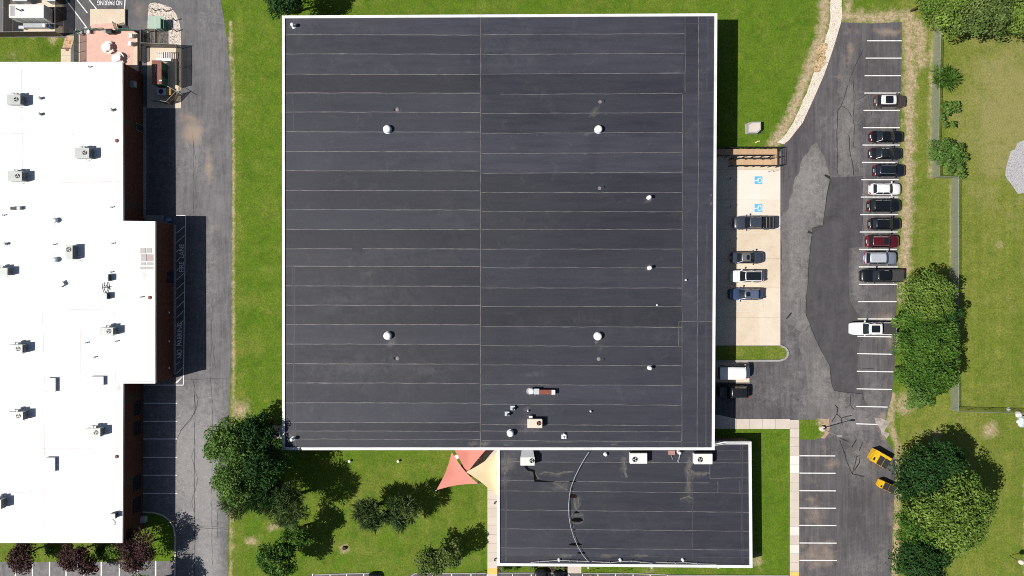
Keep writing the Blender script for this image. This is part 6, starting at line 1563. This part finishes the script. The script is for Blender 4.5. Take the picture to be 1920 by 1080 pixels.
# generator enclosure
t = fence('slat_fence', 'brown slat fence around the white generator, long side', PP([(-12, 69.5), (25, 69), (119, 68)], 0), 2.0, 'slat', 3.0, 'steel', 'fence', 'fences of the generator enclosure', fab_parent_name='slat_panel')
fence('slat_fence', 'brown slat fence around the white generator, end at the frame', PP([(24, 68.5), (24, -20)], 0), 2.0, 'net', 3.0, 'steel', 'fence', 'fences of the generator enclosure', fab_parent_name='slat_panel')
fence('chain_link_fence', 'dark mesh fence around the generator on the patio side', PP([(119.5, 68), (119.5, -20)], 0), 2.0, 'net', 3.0, 'steel', 'fence', 'fences of the generator enclosure')
def rooftop_box(x0, x1, y0, y1, zt, z0=.06):
    (ax, ay), (bx, by) = P(x0, y1, zt), P(x1, y0, zt); return ax, bx, ay, by, z0, zt
t = thing('generator', 'large white generator housing inside the slat fence', 'generator', (*P(60, 28), .06))
bx6 = rooftop_box(16.5, 82, 8, 33, 2.3)
b = MB(); b.box(*bx6[:4], .3, 2.3); b.build('housing', M['hvacw'], t, bevel=.04)
b = MB(); b.box(bx6[0] + .05, bx6[1] - .05, bx6[2] + .05, bx6[3] - .05, .06, .3); b.build('base_frame', M['black'], t)
b = MB()
for k in range(6): b.box(bx6[0] + .25 + k * .13, bx6[0] + .30 + k * .13, bx6[2] + .2, bx6[3] - .2, 2.3, 2.325)
b.build('vent_grille', M['galv'], t)
b = MB(); b.tube([(bx6[0] + 1.9, bx6[2] + 1.0, 2.3), (bx6[0] + 1.9, bx6[2] + 1.0, 2.75)], .09, 8); b.tube([(bx6[0] + 1.9, bx6[2] + 1.0, 2.75), (bx6[0] + 1.5, bx6[2] + 1.15, 2.85)], .09, 8); b.build('exhaust', M['louv'], t)
b = MB()
for k in (.2, .4, .6, .8): xx = bx6[0] + (bx6[1] - bx6[0]) * k; b.box(xx - .4, xx + .4, bx6[2] - .02, bx6[2], .5, 2.1)
b.build('access_door', M['hvac'], t)
t = thing('chiller', 'low grey equipment with round white tank beside the generator', 'equipment', (*P(66, 47), .06))
(ax, bx, ay, by, z0, z1) = rooftop_box(43, 88, 43.5, 51, .9)
b = MB(); b.box(ax, bx, ay, by, z0, z1); b.build('case', M['galv'], t, bevel=.03)
b = MB(); b.box(ax - .9, ax - .05, ay - .1, ay + .35, z0, .6); b.build('step', M['lgalv'], t)
b = MB(); x, y = P(82.5, 47, 1.3); b.lathe(x, y, [(.3, .9), (.32, 1.2), (.24, 1.35), (.05, 1.38)], 16); b.build('tank', M['white'], t, smooth=True)
b = MB(); x, y = P(90, 48, .9); b.cyl(x, y, .06, .95, .3, 14); tag(b.build('barrel', M['bluep']), 'blue barrel beside the round white tank', 'barrel')
for x0, x1, lab in ((24, 50, 'grey cabinet cut by the top frame, nearer the corner'), (86, 104, 'grey cabinet cut by the top frame, nearer the patio')):
    (ax, bx, ay, by, z0, z1) = rooftop_box(x0, x1, -14, 1.5, 1.5); t = thing('electrical_cabinet', lab, 'cabinet', ((ax + bx) / 2, (ay + by) / 2, .06), 'cabinets at the top frame')
    b = MB(); b.box(ax, bx, ay, by, .06, 1.45); b.build('case', M['galv'], t, bevel=.03)
    b = MB(); b.box(ax - .05, bx + .05, ay - .05, by + .05, 1.45, 1.5); b.build('lid', M['lgalv'], t)
# manhole / small grey box by the brick building's corner entrance
b = MB(); x, y = P(267, 975, .8); b.rbox(x, y, .03, .8, .75, .9); b.rbox(x, y, .8, .84, .8, .95); tag(b.build('meter_cabinet', M['lgalv'], bevel=.03), 'pale meter cabinet by the brick wall above the corner lawn', 'cabinet')
b = MB(); x, y = P(319, 413); b.rbox(x, y, .012, .75, .6, .5, .3); b.rbox(x, y, .75, .8, .66, .56, .3); tag(b.build('trash_bin', M['bluep'], bevel=.03), 'blue bin in the shaded nook of the brick building', 'bin')
